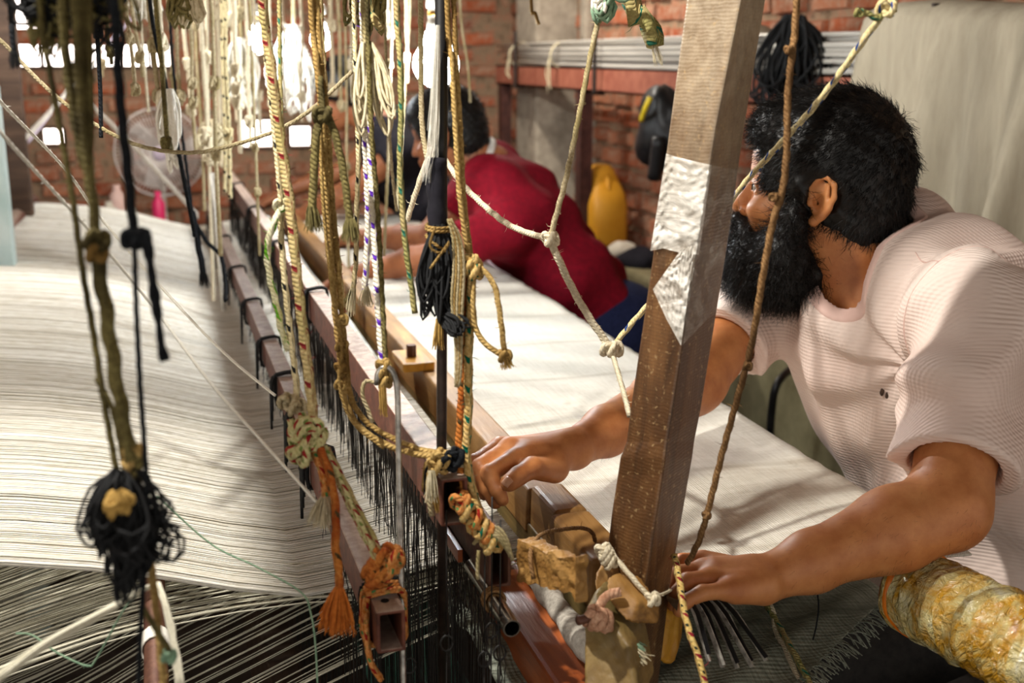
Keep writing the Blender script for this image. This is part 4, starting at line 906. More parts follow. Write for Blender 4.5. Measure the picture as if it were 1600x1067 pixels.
# ---- red-shirted weaver and the one behind him
make_person(dict(label='man in a red T-shirt with a pale collar stripe, leaning forward over the cloth', head=D(699, 210, 3.12), face=(-1, .55, -.25), hup=(-.25, .1, 1), k=.92, neck=D(762, 272, 3.15), pelvis=D(955, 515, 3.25),
    ls=D(790, 350, 2.98), rs=D(770, 262, 3.34), le=D(690, 398, 2.93), lw=D(560, 428, 3.0), re=D(665, 372, 3.30), rw=D(560, 372, 3.42), shirt='red_cotton', collar='white_trim', legs='navy_denim', seat_dir=(-.5, .2, -.25), sleeve=.66))
make_person(dict(label='man in a black T-shirt beyond the red-shirted man, arms stretched to the harness', head=D(536, 150, 4.25), face=(-1, .25, -.3), k=1.0, neck=D(592, 205, 4.25), pelvis=D(745, 440, 4.25),
    ls=D(622, 240, 4.05), rs=D(612, 195, 4.42), le=D(556, 292, 3.98), lw=D(462, 342, 4.02), re=D(548, 262, 4.35), rw=D(445, 300, 4.3), shirt='dark_cotton', legs='lavender_cotton', seat_dir=(-.8, .1, 0), sleeve=.35))

# ---- the bearded man
man = empty('person', 'bearded man in a pale pink T-shirt leaning over the loom at the right', 'person')
HF_ = -RT*math.cos(.34)+Vector((FW.x, FW.y, 0)).normalized()*math.sin(.34)
HD = Head(D(1281, 300, 1.60), HF_+Vector((0, 0, .10)), (.0, 0, 1), .98)
LS, LE, LW = D(1530, 500, 1.43), D(1480, 795, 1.30), D(1195, 905, 1.255)
RS, RE, RW = D(1200, 448, 1.80), D(1085, 600, 1.66), D(893, 702, 1.43)
NK = D(1388, 440, 1.62); PE = D(1690, 1010, 1.62); CH = D(1420, 620, 1.64); BE = D(1560, 850, 1.60)
B = SDF(); B.ell(HD.p(0, 0, .03), (.07, .06, .07), HD.ax()); HD.skull(B)
B.cap(HD.p(-.035, 0, -.035), A3(D(1388, 440, 1.62)), .062, .064, .025)
B.cap(HD.p(-.02, 0, -.06), A3(D(1350, 480, 1.60)), .055, .055, .025)
B.cap(A3(NK), A3(CH), .06, .06, .03); B.cap(A3(CH), A3(PE), .06, .08, .03); B.cap(A3(LS), A3(RS), .035, .035, .03)
# arms
def arm(S_, E_, W_, r):
    B.cap(A3(S_), A3(E_), r[0], r[1], .02); m_ = E_.lerp(W_, .3); B.cap(A3(E_), A3(m_), r[1], r[2], .02); m2 = E_.lerp(W_, .75); B.cap(A3(m_), A3(m2), r[2], r[3], .02); B.cap(A3(m2), A3(W_), r[3], r[4], .015)
arm(LS, LE, LW, (.05, .043, .0435, .031, .0245)); arm(RS, RE, RW, (.046, .040, .041, .030, .0225))
# near (left) hand resting on the steel strips
def P_(x, y, d): return A3(D(x, y, d))
MCP = [P_(1098, 876, 1.285), P_(1098, 890, 1.258), P_(1108, 905, 1.233), P_(1132, 922, 1.212)]
for mc, r_ in zip(MCP, (.0115, .012, .0115, .0105)): B.cap(A3(LW), mc, .0185, r_, .010)
B.cap(P_(1170, 900, 1.25), P_(1120, 892, 1.25), .020, .013, .012)
B.cap(P_(1192, 915, 1.235), P_(1150, 925, 1.22), .019, .012, .012)
B.chain([MCP[0], P_(1066, 878, 1.280), P_(1052, 900, 1.275), P_(1050, 918, 1.272)], [.0100, .0092, .0080, .0068], .005)
B.chain([MCP[1], P_(1062, 897, 1.248), P_(1049, 921, 1.243), P_(1047, 938, 1.242)], [.0104, .0096, .0082, .0070], .005)
B.chain([MCP[2], P_(1074, 908, 1.218), P_(1056, 930, 1.214), P_(1051, 946, 1.214)], [.0100, .0092, .0080, .0068], .005)
B.chain([MCP[3], P_(1098, 926, 1.198), P_(1072, 940, 1.190), P_(1060, 954, 1.188)], [.0092, .0084, .0074, .0064], .005)
B.chain([P_(1172, 905, 1.275), P_(1135, 915, 1.295), P_(1105, 925, 1.30), P_(1085, 932, 1.30)], [.014, .0115, .0098, .008], .008)
for a, b in (((1175, 888, 1.238), (1120, 880, 1.25)), ((1172, 900, 1.228), (1125, 897, 1.228))): B.cap(P_(*a), P_(*b), .0035, .003, .005)      # tendons
# far (right) hand on the beater
MCR = [P_(806, 716, 1.365), P_(795, 700, 1.39), P_(782, 697, 1.425), P_(775, 702, 1.455)]
for mc, r_ in zip(MCR, (.0125, .0125, .012, .0105)): B.cap(A3(RW), mc, .0195, r_, .012)
B.cap(P_(862, 722, 1.40), P_(825, 712, 1.385), .022, .015, .014)
B.chain([MCR[0], P_(765, 739, 1.335), P_(778, 768, 1.325), P_(785, 781, 1.325)], [.0112, .0102, .0088, .0078], .006)
B.chain([MCR[1], P_(750, 729, 1.355), P_(762, 765, 1.345), P_(773, 785, 1.345)], [.0112, .0102, .0088, .0078], .006)
B.chain([MCR[2], P_(743, 722, 1.385), P_(748, 752, 1.375), P_(757, 772, 1.375)], [.0106, .0098, .0085, .0075], .006)
B.chain([MCR[3], P_(742, 724, 1.425), P_(744, 748, 1.42), P_(750, 760, 1.42)], [.0094, .0086, .0075, .0066], .006)
B.chain([P_(866, 735, 1.385), P_(832, 731, 1.345), P_(810, 743, 1.325), P_(795, 755, 1.312)], [.0155, .0125, .0108, .0098], .010)
lo = [min(p[i] for p in (LS, LE, LW, RW, RS, HD.c, PE))-.2 for i in range(3)]; hi = [max(p[i] for p in (LS, LE, LW, RW, RS, HD.c, PE))+.22 for i in range(3)]
bf = lambda P: B(P)+.0006*np.sin(P[:, 0]*90+P[:, 2]*70)*np.sin(P[:, 1]*110)
_, BVX, BF = mesh_sdf(bf, lo, hi, .0024, 'body', 'skin', man, 2)
armL = capf(A3(LE.lerp(LW, .05)), A3(LE.lerp(LW, .95)), .05, .03); armR = capf(A3(RE.lerp(RW, .1)), A3(RE.lerp(RW, .95)), .045, .028)
strands('arm_hair', BVX, BF, 'hair', man, 1500, (.006, .013), lambda a, n_: np.tile(A3((LW-LE).normalized())*.9-A3(UPV)*.3, (len(a), 1)), lambda c: (np.minimum(armL(c), armR(c)) < .004), .00011, .35, 9, .35)
HD.eyes(man)
def nail(c, nrm, d, w_=.0062, l=.0072):
    c = Vector(c); nrm = Vector(nrm).normalized(); d = Vector(d); d = (d-nrm*d.dot(nrm)).normalized(); s_ = nrm.cross(d); V = []
    for i in range(5):
        for j in range(5): a = (i/4-.5)*2; b = (j/4-.5)*2; V.append(c+d*a*l*(1-.15*b*b)+s_*b*w_-nrm*.0016*(b*b)-nrm*.0006*a*a)
    o = link('fingernail', V, [(i*5+j, i*5+j+1, (i+1)*5+j+1, (i+1)*5+j) for i in range(4) for j in range(4)], 'nail', man, True); md = o.modifiers.new('s', 'SOLIDIFY'); md.thickness = .0008
nail(D(792, 752, 1.3025), -FW+Vector((-.3, 0, .6)), D(795, 755, 1.31)-D(812, 742, 1.32), .0048, .0055)
# eyebrows
mb = MB()
for sg in (1, -1):
    for i in range(120):
        t_ = random.random(); p = Vector(HD.p(.093-.020*t_**1.5, sg*(.012+.042*t_), .019+.006*math.sin(t_*PI)+random.uniform(-.003, .003))); dd = (HD.l*sg+HD.u*random.uniform(-.2, .5)-HD.f*.4).normalized()
        mb.tube([p, p+dd*.006, p+dd*.010-HD.f*.001], [.0004, .0004, .0001], 3, caps=False)
mb.build('eyebrow', 'hair', man)
# hair
hs = HD.hair_sdf(over=.016)
hn = lambda P: hs(P)+.0022*np.sin(P[:, 0]*260+3*np.sin(P[:, 2]*60))*np.sin(P[:, 1]*240)*np.sin(P[:, 2]*250)+.0015*np.sin(P[:, 0]*90+P[:, 2]*120)
_, VX, F = mesh_sdf(hn, A3(HD.c)-.20, A3(HD.c)+.20, .0035, 'hair', 'hair', man)
def hflow(a, n_):
    q = HD.loc(a); whirl = A3(HD.p(-.085, 0, .105)); d = a-whirl; d /= np.linalg.norm(d, axis=1)[:, None]; d = d-n_*(d*n_).sum(1)[:, None]; return d*1.1-A3(HD.u)[None]*.15
strands('hair_strands', VX, F, 'hair', man, 17000, (.010, .024), hflow, lambda c: np.minimum(np.linalg.norm(c-HD.p(-.006, .085, .004), axis=1), np.linalg.norm(c-HD.p(-.006, -.085, .004), axis=1)) > .040, .00042, .32, 3, .35)
# beard + moustache
BS = SDF(); k = HD.k; A = HD.ax()
BS.ell(HD.p(.054, 0, -.108), [x*k for x in (.066, .066, .054)], A)
for sg in (1, -1):
    BS.cap(HD.p(.024, sg*.070, .010), HD.p(.022, sg*.070, -.035), .010*k, .015*k, .01); BS.cap(HD.p(.022, sg*.068, -.035), HD.p(.035, sg*.052, -.085), .017*k, .034*k, .02); BS.cap(HD.p(.035, sg*.050, -.085), HD.p(.072, sg*.03, -.105), .034*k, .03*k, .02)
    BS.cap(HD.p(.103, sg*.006, -.050), HD.p(.088, sg*.033, -.066), .0095*k, .0085*k, .006); BS.cap(HD.p(.088, sg*.033, -.066), HD.p(.075, sg*.038, -.095), .0085*k, .014*k, .01)
BS.ell(HD.p(.004, 0, -.108), [x*k for x in (.062, .064, .046)], A, .03)
bn = lambda P: BS(P)+.0025*np.sin(P[:, 0]*210+2*np.sin(P[:, 2]*90))*np.sin(P[:, 1]*200)*np.sin(P[:, 2]*190)
_, VX, F = mesh_sdf(bn, A3(HD.c)-.26, A3(HD.c)+.22, .0035, 'beard', 'beard_hair', man)
bflow = lambda a, n_: -A3(HD.u)[None]*.7+A3(HD.f)[None]*.15
strands('beard_strands', VX, F, 'beard_hair', man, 14000, (.014, .040), bflow, lambda c: np.ones(len(c), bool), .00034, .62, 5, .6)
# T-shirt
T = SDF(); sh = (LS-RS).normalized(); ax = (PE-NK).normalized(); nf = sh.cross(ax).normalized(); sh2 = ax.cross(nf); AXS = (sh2, ax, nf)
if nf.dot(-RT) < 0: nf = -nf
C1 = D(1425, 600, 1.66); C2 = D(1560, 840, 1.64)
T.ell(A3(C1), (.195, .24, .125), AXS); T.ell(A3(C2), (.180, .24, .140), AXS, .06)
T.cap(A3(LS), A3(NK.lerp(LS, .3)), .074, .075, .05); T.cap(A3(RS), A3(NK.lerp(RS, .3)), .070, .07, .05)
T.cap(A3(D(1425, 372, 1.64)), A3(D(1500, 470, 1.6)), .070, .11, .04); T.cap(A3(D(1340, 512, 1.62)), A3(C1), .078, .11, .05)
def sleeve(S_, E_, t_, r0, r1, k=.03):
    sv = capf(A3(S_), A3(S_.lerp(E_, t_)), r0, r1); cut = planef(A3(S_.lerp(E_, t_)), A3(E_-S_)); T.add(lambda P: np.maximum(sv(P), cut(P)), k)
    return capf(A3(S_.lerp(E_, t_-.10)), A3(S_.lerp(E_, t_+.2)), r1-.019, r1-.012)
op1 = sleeve(LS, LE, .80, .077, .067); op2 = sleeve(RS, RE, .60, .072, .062)
ne1 = capf(A3(HD.p(-.035, 0, -.035)), A3(D(1385, 425, 1.62)), .066, .076); ne2 = capf(A3(D(1345, 440, 1.58)), A3(D(1352, 470, 1.595)), .058, .056)
rr = random.Random(5)
SL_ax = A3((LE-LS).normalized()); ls_, nk_, c1_ = A3(LS), A3(NK), A3(C1); arp = A3(LS.lerp(C1, .35))
V1, V2, V3 = A3(sh2), A3(ax), A3(nf)
def fold(P):
    q = P-arp; u = q@V1; v = q@V2; r = np.sqrt(u*u+v*v)+1e-6; an = np.arctan2(v, u)
    rad = np.sin(an*9+1.2*np.sin(r*22))*np.exp(-((r-.13)/.12)**2)
    q2 = P-c1_; b = q2@V1; t_ = q2@V2; drape = np.sin(b*62+t_*16+1.6*np.sin(t_*11)+.8)*np.clip(.7-np.abs(b+.02)*3, 0, 1)
    low = np.sin(t_*46-b*26+2*np.sin(b*17))*np.clip((t_-.06)*6, 0, 1)
    qs = P-ls_; s_ = qs@SL_ax; w_ = qs@A3(RT); sl = np.sin(s_*58+w_*30+1.5*np.sin(w_*36))*np.clip(1.2-np.abs(s_-.12)*7, 0, 1)
    hem = np.clip(np.minimum(np.abs(op1(P)), np.abs(op2(P)))*50, .25, 1)
    return hem*(rad*.0042+drape*.0058+low*.0040+sl*.0040)*1.6
def shirt(P):
    v = T(P)+fold(P); v = np.maximum(v, -op1(P)); v = np.maximum(v, -op2(P)); v = -smin(-v, ne1(P), .004); v = -smin(-v, ne2(P), .004)
    return v
mesh_sdf(shirt, lo, [hi[0]+.15, hi[1]+.05, hi[2]], .0033, 'shirt', 'pink_knit', man, 2)
# collar rib: ring following the neckline
def project(f, p, n_=30):
    p = np.array(p, float)[None]
    for _ in range(n_):
        d = f(p)[0]; g = np.array([(f(p+np.eye(3)[i]*1e-3)[0]-f(p-np.eye(3)[i]*1e-3)[0])/2e-3 for i in range(3)]); g2 = g@g+1e-9; p = p-(g*d/g2)[None]
        if abs(d) < 2e-4: break
    return p[0]
Tb = lambda P: T(P)+fold(P)*np.clip((np.minimum(ne1(P), ne2(P))-.008)*60, 0, 1)
def rib(P): n_ = np.minimum(ne1(P), ne2(P)); return np.maximum(np.maximum(T(P)+fold(P)-.0022, n_-.016), -n_+.0005)
mesh_sdf(rib, A3(NK)-.22, A3(NK)+.24, .0028, 'collar', 'pink_rib', man, 2)
def seam(pts, r_=.0009):
    P = [Vector(project(shirt, A3(D(x, y, d_)))) for x, y, d_ in pts]; P = [Vector(project(shirt, A3(p_))) for p_ in catmull(P, .012)]; mb = MB(); mb.tube(P, r_, 5); o = mb.build('seam', 'pink_rib', man, True); return o
seam([(1400, 392, 1.57), (1425, 412, 1.53), (1460, 436, 1.48), (1500, 462, 1.43)]); seam([(1500, 462, 1.43), (1478, 500, 1.43), (1452, 545, 1.44), (1432, 595, 1.46)]); seam([(1500, 462, 1.43), (1535, 452, 1.43), (1580, 455, 1.43), (1620, 470, 1.45)])
# shirt emblem
em = Vector(project(shirt, A3(D(1388, 640, 1.50)))); mb = MB()
for s_, (dx, dz) in enumerate(((-.0035, .002), (.0035, -.002))): blob(mb, em+RT*dx+UPV*dz-FW*.001, (.0028, .0028, .0055), 3+s_, 8, 10, .1)
mb.build('shirt_emblem', 'old_timber', man, True)
# legs and bench
L = SDF(); hipdir = Vector((-1, .1, -.1)).normalized(); shh = Vector((0.1, -1, 0)).normalized()
for sg in (1, -1):
    h0 = PE+Vector((0.02, 0, 0))+shh*sg*.1; kn = h0+Vector((-.36, 0, -.06)); ft = Vector((kn.x+.05, kn.y, .09)); L.cap(A3(h0), A3(kn), .10, .072, .04); L.cap(A3(kn), A3(ft), .068, .048, .02); L.cap(A3(ft), A3(ft+Vector((-.16, 0, -.05))), .045, .035, .02)
L.ell(A3(PE), (.17, .19, .14), None, .05)
mesh_sdf(L, (PE.x-.65, PE.y-.36, -.02), (PE.x+.25, PE.y+.36, PE.z+.2), .012, 'trousers', 'grey_trousers', man)
mb = MB(); zb_ = PE.z-.14; mb.box((PE.x-.16, .75, zb_-.05), (PE.x+.2, 4.0, zb_)); o = mb.build('seat_plank', 'old_timber'); bevel(o, .006)
for yy in (.85, 2.3, 3.9): mb = MB(); mb.box((PE.x-.1, yy-.04, 0), (PE.x+.14, yy+.04, zb_-.05)); mb.build('leg', 'old_timber', o)
tag(o, 'long dark bench plank that the weavers sit on', 'bench')
# ================================================================ bulbs and fan
def bulb(x, y, d, R_, label, mat='bulb_glow'):
    c = D(x, y, d); root = empty('light_bulb', label, 'lamp'); mb = MB(); V = []; n = 20
    prof = [(-R_, .0), (-R_*.95, .32), (-R_*.7, .72), (-R_*.3, .95), (0, 1.), (R_*.35, .93), (R_*.7, .72), (R_*1.05, .5), (R_*1.35, .42)]
    mb.tube([c+Vector((0, 0, z)) for z, _ in prof], [max(.002, R_*k_) for _, k_ in prof], n); mb.build('glass', mat, root, True)
    mb = MB(); zs = [R_*1.35, R_*1.4, R_*1.75, R_*1.8, R_*2.3, R_*2.35, R_*2.9, R_*3.2]; rs = [.014, .016, .016, .0145, .0145, .017, .017, .006]
    mb.tube([c+Vector((0, 0, z)) for z in zs], rs, 16); mb.build('socket', 'white_plastic', root, True)
    mb = MB(); mb.tube([c+Vector((0, 0, R_*2.0)), c+Vector((0, 0, R_*2.2))], [.0152, .0152], 16); mb.build('brass_ring', 'brass', root, True)
    mb = MB(); mb.tube([c+Vector((0, 0, R_*3.2)), Vector((c.x, c.y, TOPZ+.09))], .003, 6); mb.build('cord', 'black_plastic', root, True)
    return root
bulb(681, 100, 2.2, .043, 'glowing white bulb hanging above the red-shirted man\'s head, nearest to the camera')
bulb(402, 66, 3.3, .032, 'glowing bulb among the cream ropes, to the left of the hanging pale cone of yarn', 'bulb_glow_far')
bulb(502, 62, 3.5, .032, 'glowing bulb behind the forked gold rope', 'bulb_glow_far')
fan = empty('pedestal_fan', 'pale wire-caged pedestal fan standing by the back brick wall', 'fan')
fc = AY(250, 238, 5.75); fr = .20
mb = MB()
for k_ in range(72):
    a = 2*PI*k_/72; dr_ = Vector((math.cos(a), 0, math.sin(a)))
    mb.tube([fc+dr_*.035+Vector((0, -.07, 0)), fc+dr_*.11+Vector((0, -.066, 0)), fc+dr_*.175+Vector((0, -.045, 0)), fc+dr_*fr, fc+dr_*.17+Vector((0, .05, 0)), fc+dr_*.05+Vector((0, .07, 0))], .0019, 4)
for rr_, yy, th in ((fr, 0, .005), (.11, -.067, .0018), (.16, -.055, .0018), (.035, -.07, .003)):
    mb.tube([fc+Vector((rr_*math.cos(2*PI*q/40), yy, rr_*math.sin(2*PI*q/40))) for q in range(41)], th, 6)
o = mb.build('cage', 'fan_metal', fan, True)
for b_ in range(3):
    mb = MB(); V = []
    for i in range(9):
        for j in range(5):
            r_ = .03+.135*i/8; a = 2*PI*b_/3+(.55*(j/4-.5))*(1.1-.3*i/8)+.25*i/8; V.append(fc+Vector((r_*math.cos(a), -.01+.03*(j/4-.5), r_*math.sin(a))))
    mb.add(V, [(i*5+j, i*5+j+1, (i+1)*5+j+1, (i+1)*5+j) for i in range(8) for j in range(4)]); o = mb.build('blade', 'fan_metal', fan, True); md = o.modifiers.new('s', 'SOLIDIFY'); md.thickness = .002
mb = MB(); mb.tube([fc+Vector((0, -.072, 0)), fc+Vector((0, -.08, 0))], [.034, .03], 20); mb.build('badge', 'lavender_cotton', fan, True)
mb = MB(); mb.tube([fc+Vector((0, .0, 0)), fc+Vector((0, .05, 0)), fc+Vector((0, .16, 0)), fc+Vector((0, .19, 0))], [.03, .055, .05, .02], 18); mb.build('motor', 'white_plastic', fan, True)
mb = MB(); mb.tube([fc+Vector((0, .1, -.03)), Vector((fc.x, fc.y+.1, .03))], .014, 12); mb.build('stand', 'white_plastic', fan, True)
mb = MB(); mb.tube([Vector((fc.x, fc.y+.1, 0)), Vector((fc.x, fc.y+.1, .02)), Vector((fc.x, fc.y+.1, .04))], [.18, .17, .04], 24); mb.build('base', 'white_plastic', fan, True)
p = AY(248, 327, 5.5); mb = MB(); loft(mb, (p.x, p.y, p.z-.12), [(0, .02, .02), (.01, .028, .028), (.15, .028, .028), (.17, .014, .014), (.2, .014, .014)], 14, 1); tag(mb.build('plastic_bottle', 'pink_plastic', None, True), 'bright pink bottle standing below the fan beyond the warp', 'bottle')
mb = MB(); mb.box((-.7, 5.35, 0), (.7, 5.75, p.z-.12)); o = mb.build('low_shelf', 'old_timber'); tag(o, 'dim low wooden shelf under the fan behind the loom', 'shelf')
for i, (x, y, h_, mt) in enumerate(((170, 318, .16, 'sack_white'), (120, 318, .13, 'orange_wrap'), (205, 322, .12, 'concrete'), (70, 318, .14, 'sack_white'), (183, 306, .22, 'pink_rib'))):
    p2 = AY(x, y, 5.52+.03*i); mb = MB(); loft(mb, (p2.x, p2.y, p.z-.12), [(0, .03, .03), (.01, .035, .035), (h_*.8, .033, .033), (h_*.9, .016, .016), (h_, .016, .016)], 12, 1)
    tag(mb.build('cone_of_yarn' if mt != 'orange_wrap' else 'plastic_bottle', mt, None, True), ['pale yarn cone on the shelf behind the black rope', 'small orange bottle on the shelf left of the yarn cones', 'grey cone on the shelf just left of the fan', 'pale cone at the left end of the shelf near the roller', 'tall pinkish cone standing beside the fan'][i], 'cone' if mt != 'orange_wrap' else 'bottle')
# teal pole and timber at the left edge
mb = MB(); a = AY(4, 250, 3.0); mb.box((a.x-.05, 2.98, 0), (a.x+.006, 3.04, a.z+.17)); o = mb.build('teal_pole', 'pale_teal_paint'); bevel(o, .004); tag(o, 'pale teal painted upright at the left edge holding the back roller', 'post')
mb = MB(); a = AY(22, 200, 3.9); mb.box((a.x-.03, 3.9, 0), (a.x+.03, 3.96, 2.0)); o = mb.build('timber_upright', 'old_timber'); bevel(o, .004); tag(o, 'dark timber upright behind the teal one at the left edge', 'post')
# crossing pale straps
def strap(label, pts, w_, mat='white_trim', d=3.0, cat='strap'):
    P = catmull(px(pts, d), .03); mb = MB(); V = []
    for p_ in P: V += [p_+UPV*w_*.5, p_-UPV*w_*.5]
    mb.add(V, [(2*i, 2*i+1, 2*i+3, 2*i+2) for i in range(len(P)-1)]); o = mb.build('webbing_strap', mat, None, True); md = o.modifiers.new('s', 'SOLIDIFY'); md.thickness = .003; tag(o, label, cat)
strap('pale flat strap slanting down in front of the fan to the first harness bar', [(135, 158, 3.2), (205, 225, 3.15), (310, 338, 3.1)], .017)
strap('pale flat strap rising to the right behind the olive rope bundle', [(30, 225, 3.6), (75, 178, 3.6), (112, 135, 3.6), (150, 92, 3.6)], .022)
strap('second pale strap crossing the first behind the olive rope bundle', [(40, 226, 3.7), (62, 198, 3.7), (100, 150, 3.7), (150, 92, 3.7), (250, -30, 3.7), (330, -150, 3.7)], .018, 'lavender_cotton')
# ================================================================ foreground ropes, out of focus
r = rope('black_rope', 'thick black rope hanging in the near left foreground with a braided tail', [(178, 0, .72), (184, 100, .72), (190, 180, .72), (200, 270, .72), (207, 345, .72), (210, 372, .72)], .0030, 'rope_black', fuzz=.3)
rope('lower_rope', None, [(210, 372, .72), (213, 480, .73), (219, 600, .74), (226, 700, .75), (230, 790, .76), (226, 880, .77), (220, 980, .78), (216, 1090, .79)], .0017, 'rope_black', fuzz=.2, parent=r, up=False)
knot(r, (208, 374, .72), .0055, .0026, 'rope_black', axis=UPV)
P = catmull(px([(212, 365, .715), (226, 366, .715), (233, 400, .715), (240, 450, .715), (248, 505, .715), (252, 540, .715), (258, 564, .715)]), .003)
mb = MB(); mb.tube(P, [.0033*(1+.22*math.sin(i*.55))*(1-.25*i/len(P)) for i in range(len(P))], 10, rf=lambda s0, th: 1+.14*math.cos(2*th-s0*500)); mb.build('braided_tail', 'rope_black', r, True)
r = rope('olive_rope', 'bundle of thick olive ropes at the upper left, knotted to a twisted rope', [(118, 0, .74), (122, 90, .74), (130, 180, .74), (138, 262, .74), (147, 330, .74), (150, 375, .74)], .0034, 'rope_olive', fuzz=.5)
for k_, (dx, rr_) in enumerate(((-16, .0032), (14, .0034), (24, .0026))):
    rope('strand', None, [(112+dx, -20, .745+.006*k_), (118+dx*.9, 90, .745), (126+dx*.6, 180, .743), (134+dx*.25, 250, .742), (138, 268, .742)], rr_, 'rope_olive', fuzz=.4, parent=r, up=False)
knot(r, (151, 376, .74), .0065, .003, 'rope_olive', axis=UPV); knot(r, (150, 396, .74), .0055, .0028, 'rope_gold', axis=UPV)
rope('strand', None, [(150, 390, .74), (158, 440, .745), (168, 500, .75), (178, 570, .755), (190, 640, .76), (202, 700, .765), (206, 720, .77)], .0044, 'rope_olive', fuzz=.4, parent=r, up=False, ridge=.25)
rope('strand', None, [(128, 385, .745), (132, 378, .742), (145, 372, .74)], .0018, 'rope_olive', fuzz=.3, parent=r, up=False)
for k_ in range(4): knot(r, (208+6*math.sin(k_*2), 705+13*k_, .768), .0050, .0024, 'rope_olive' if k_ % 2 else 'rope_gold')
r2 = rope('olive_rope', 'thin olive rope hanging just left of the twisted olive rope', [(62, 0, .76), (74, 90, .76), (92, 190, .76), (112, 300, .76), (122, 372, .76), (132, 440, .76), (146, 520, .77), (158, 600, .77), (172, 680, .77), (184, 745, .77)], .0021, 'rope_olive', fuzz=.4)
rope('branch', None, [(150, 590, .77), (172, 630, .77), (185, 680, .77), (196, 745, .77)], .0017, 'rope_olive', fuzz=.3, parent=r2, up=False)
h_ = empty('yarn_tangle', 'big tangle of black yarn tied where the near left ropes meet', 'yarn')
hank('tangle', None, (192, 738, .765), (196, 870, .765), .033, 'dark_yarn', 46, .0012, parent=h_, jit=.8)
hank('tangle', None, (205, 790, .77), (218, 895, .77), .030, 'dark_yarn', 30, .0011, parent=h_, jit=.9)
hank('tangle', None, (196, 850, .77), (203, 948, .77), .012, 'dark_yarn', 16, .0012, parent=h_, jit=.5)
mb = MB(); blob(mb, D(185, 800, .768), (.016, .012, .024), 6, amp=.15); blob(mb, D(208, 840, .772), (.014, .012, .026), 7, amp=.15); mb.build('yarn_core', 'dark_yarn', h_, True)
hank('yellow_strip', None, (184, 768, .752), (190, 806, .752), .010, 'gold_yarn', 10, .0022, parent=h_, jit=.3)
rope('yellow_rope', 'yellow soiled rope running down over the lease pipe from the black tangle', [(216, 760, .775), (228, 830, .78), (238, 900, .79), (246, 970, .80), (253, 1040, .80), (258, 1090, .80)], .0026, 'rope_gold', fuzz=.4, up=False)
mb = MB(); e_ = mb.tube([p_ for p_ in catmull(px([(222, 948, .785), (245, 985, .79), (264, 1015, .795)]), .01)], .0022, 6); o = mb.build('twig', 'rope_olive', None, True); tag(o, 'short olive stub with a green knot crossing the yellow rope', 'rope'); knot(o, (264, 1025, .795), .0042, .0020, 'green_yarn')
r = rope('black_rope', 'short dark rope with a tuft end at the upper left corner', [(15, 0, .9), (18, 40, .9), (23, 90, .9)], .0022, 'rope_black', fuzz=.4); tassel(r, (22, 80, .9), (24, 108, .9), .005, 'dark_yarn', 40)
h_ = empty('yarn_tangle', 'dark clump of yarn at the top of the olive rope bundle', 'yarn')
hank('tangle', None, (95, -40, .78), (92, 45, .78), .045, 'dark_yarn', 40, .0015, parent=h_, jit=.9); hank('tangle', None, (140, -40, .78), (150, 40, .78), .03, 'olive_yarn', 22, .0015, parent=h_, jit=.9); hank('tangle', None, (70, -30, .78), (68, 100, .78), .014, 'olive_yarn', 16, .0012, parent=h_, jit=.5)
rope('hook_line', None, [(100, -40, .78), D(100, -80, .78), ], .002, 'rope_black', parent=h_, up=False)
def bundle(name, label, pts, spread, n):
    P = px(pts); mb = MB()
    for k_ in range(n):
        o1 = RT*random.uniform(-1, 1)*spread+UPV*random.uniform(-1, 1)*spread; e_ = RT*random.gauss(0, 1)*spread*.3+UPV*random.gauss(0, 1)*spread*.3
        mb.tube(catmull([p_+o1*(1-.75*abs(2*i/(len(P)-1)-1) if False else .3+.7*(1-i/(len(P)-1)) if pts[0][0] < pts[-1][0] and pts[0][1] > pts[-1][1] else .3+.7*i/(len(P)-1))+e_*math.sin(i*2+k_) for i, p_ in enumerate(P)], .01), random.uniform(.0008, .0013), 5)
    return tag(mb.build(name, 'warp_yarn_low', None, True), label, 'yarn')
# white cords slanting over the warp
rope('white_rope', 'long white cord slanting over the warp from the left edge to the knotted rope', [(-40, 150, .85), (0, 206, .9), (85, 300, 1.0), (150, 372, 1.05), (240, 480, 1.1), (330, 600, 1.1), (410, 690, 1.08), (495, 785, 1.05)], .0014, 'white_cord', fuzz=.3, up=False)
rope('white_rope', 'second white cord ending at the ties of the first harness bar', [(-40, 105, 1.1), (0, 158, 1.15), (100, 262, 1.3), (165, 350, 1.4), (290, 490, 1.45), (360, 560, 1.45), (430, 618, 1.42)], .0017, 'white_cord', fuzz=.3, up=False)
rope('cream_rope', 'thin cream cord sagging across the ropes in front of the fan', [(-30, 45, 1.3), (0, 62, 1.3), (60, 125, 1.3), (110, 168, 1.3), (180, 212, 1.3), (240, 233, 1.3), (310, 238, 1.3), (380, 222, 1.3), (440, 200, 1.3), (490, 168, 1.3), (550, 112, 1.3)], .0022, 'rope_cream', fuzz=.4, up=False)
bundle('yarn_bundle', 'bundle of pale yarns pulled from the lease pipe down to the bottom left corner', [(-30, 1078, .80), (60, 1015, .83), (140, 970, .86), (215, 925, .90), (238, 915, .915)], .0032, 15)
bundle('yarn_bundle', 'pale yarn tail hanging at the right side of the lease pipe end', [(246, 912, .915), (256, 935, .905), (266, 980, .90), (276, 1030, .895), (284, 1090, .89)], .0034, 16)
rope('green_thread', 'thin pale green thread dropping from the shadow line of the white warp', [(245, 775, 1.12), (330, 850, 1.14), (400, 885, 1.13), (470, 925, 1.10), (486, 960, 1.09), (493, 1010, 1.09), (497, 1090, 1.09)], .0009, 'green_yarn', fuzz=.2, up=False)
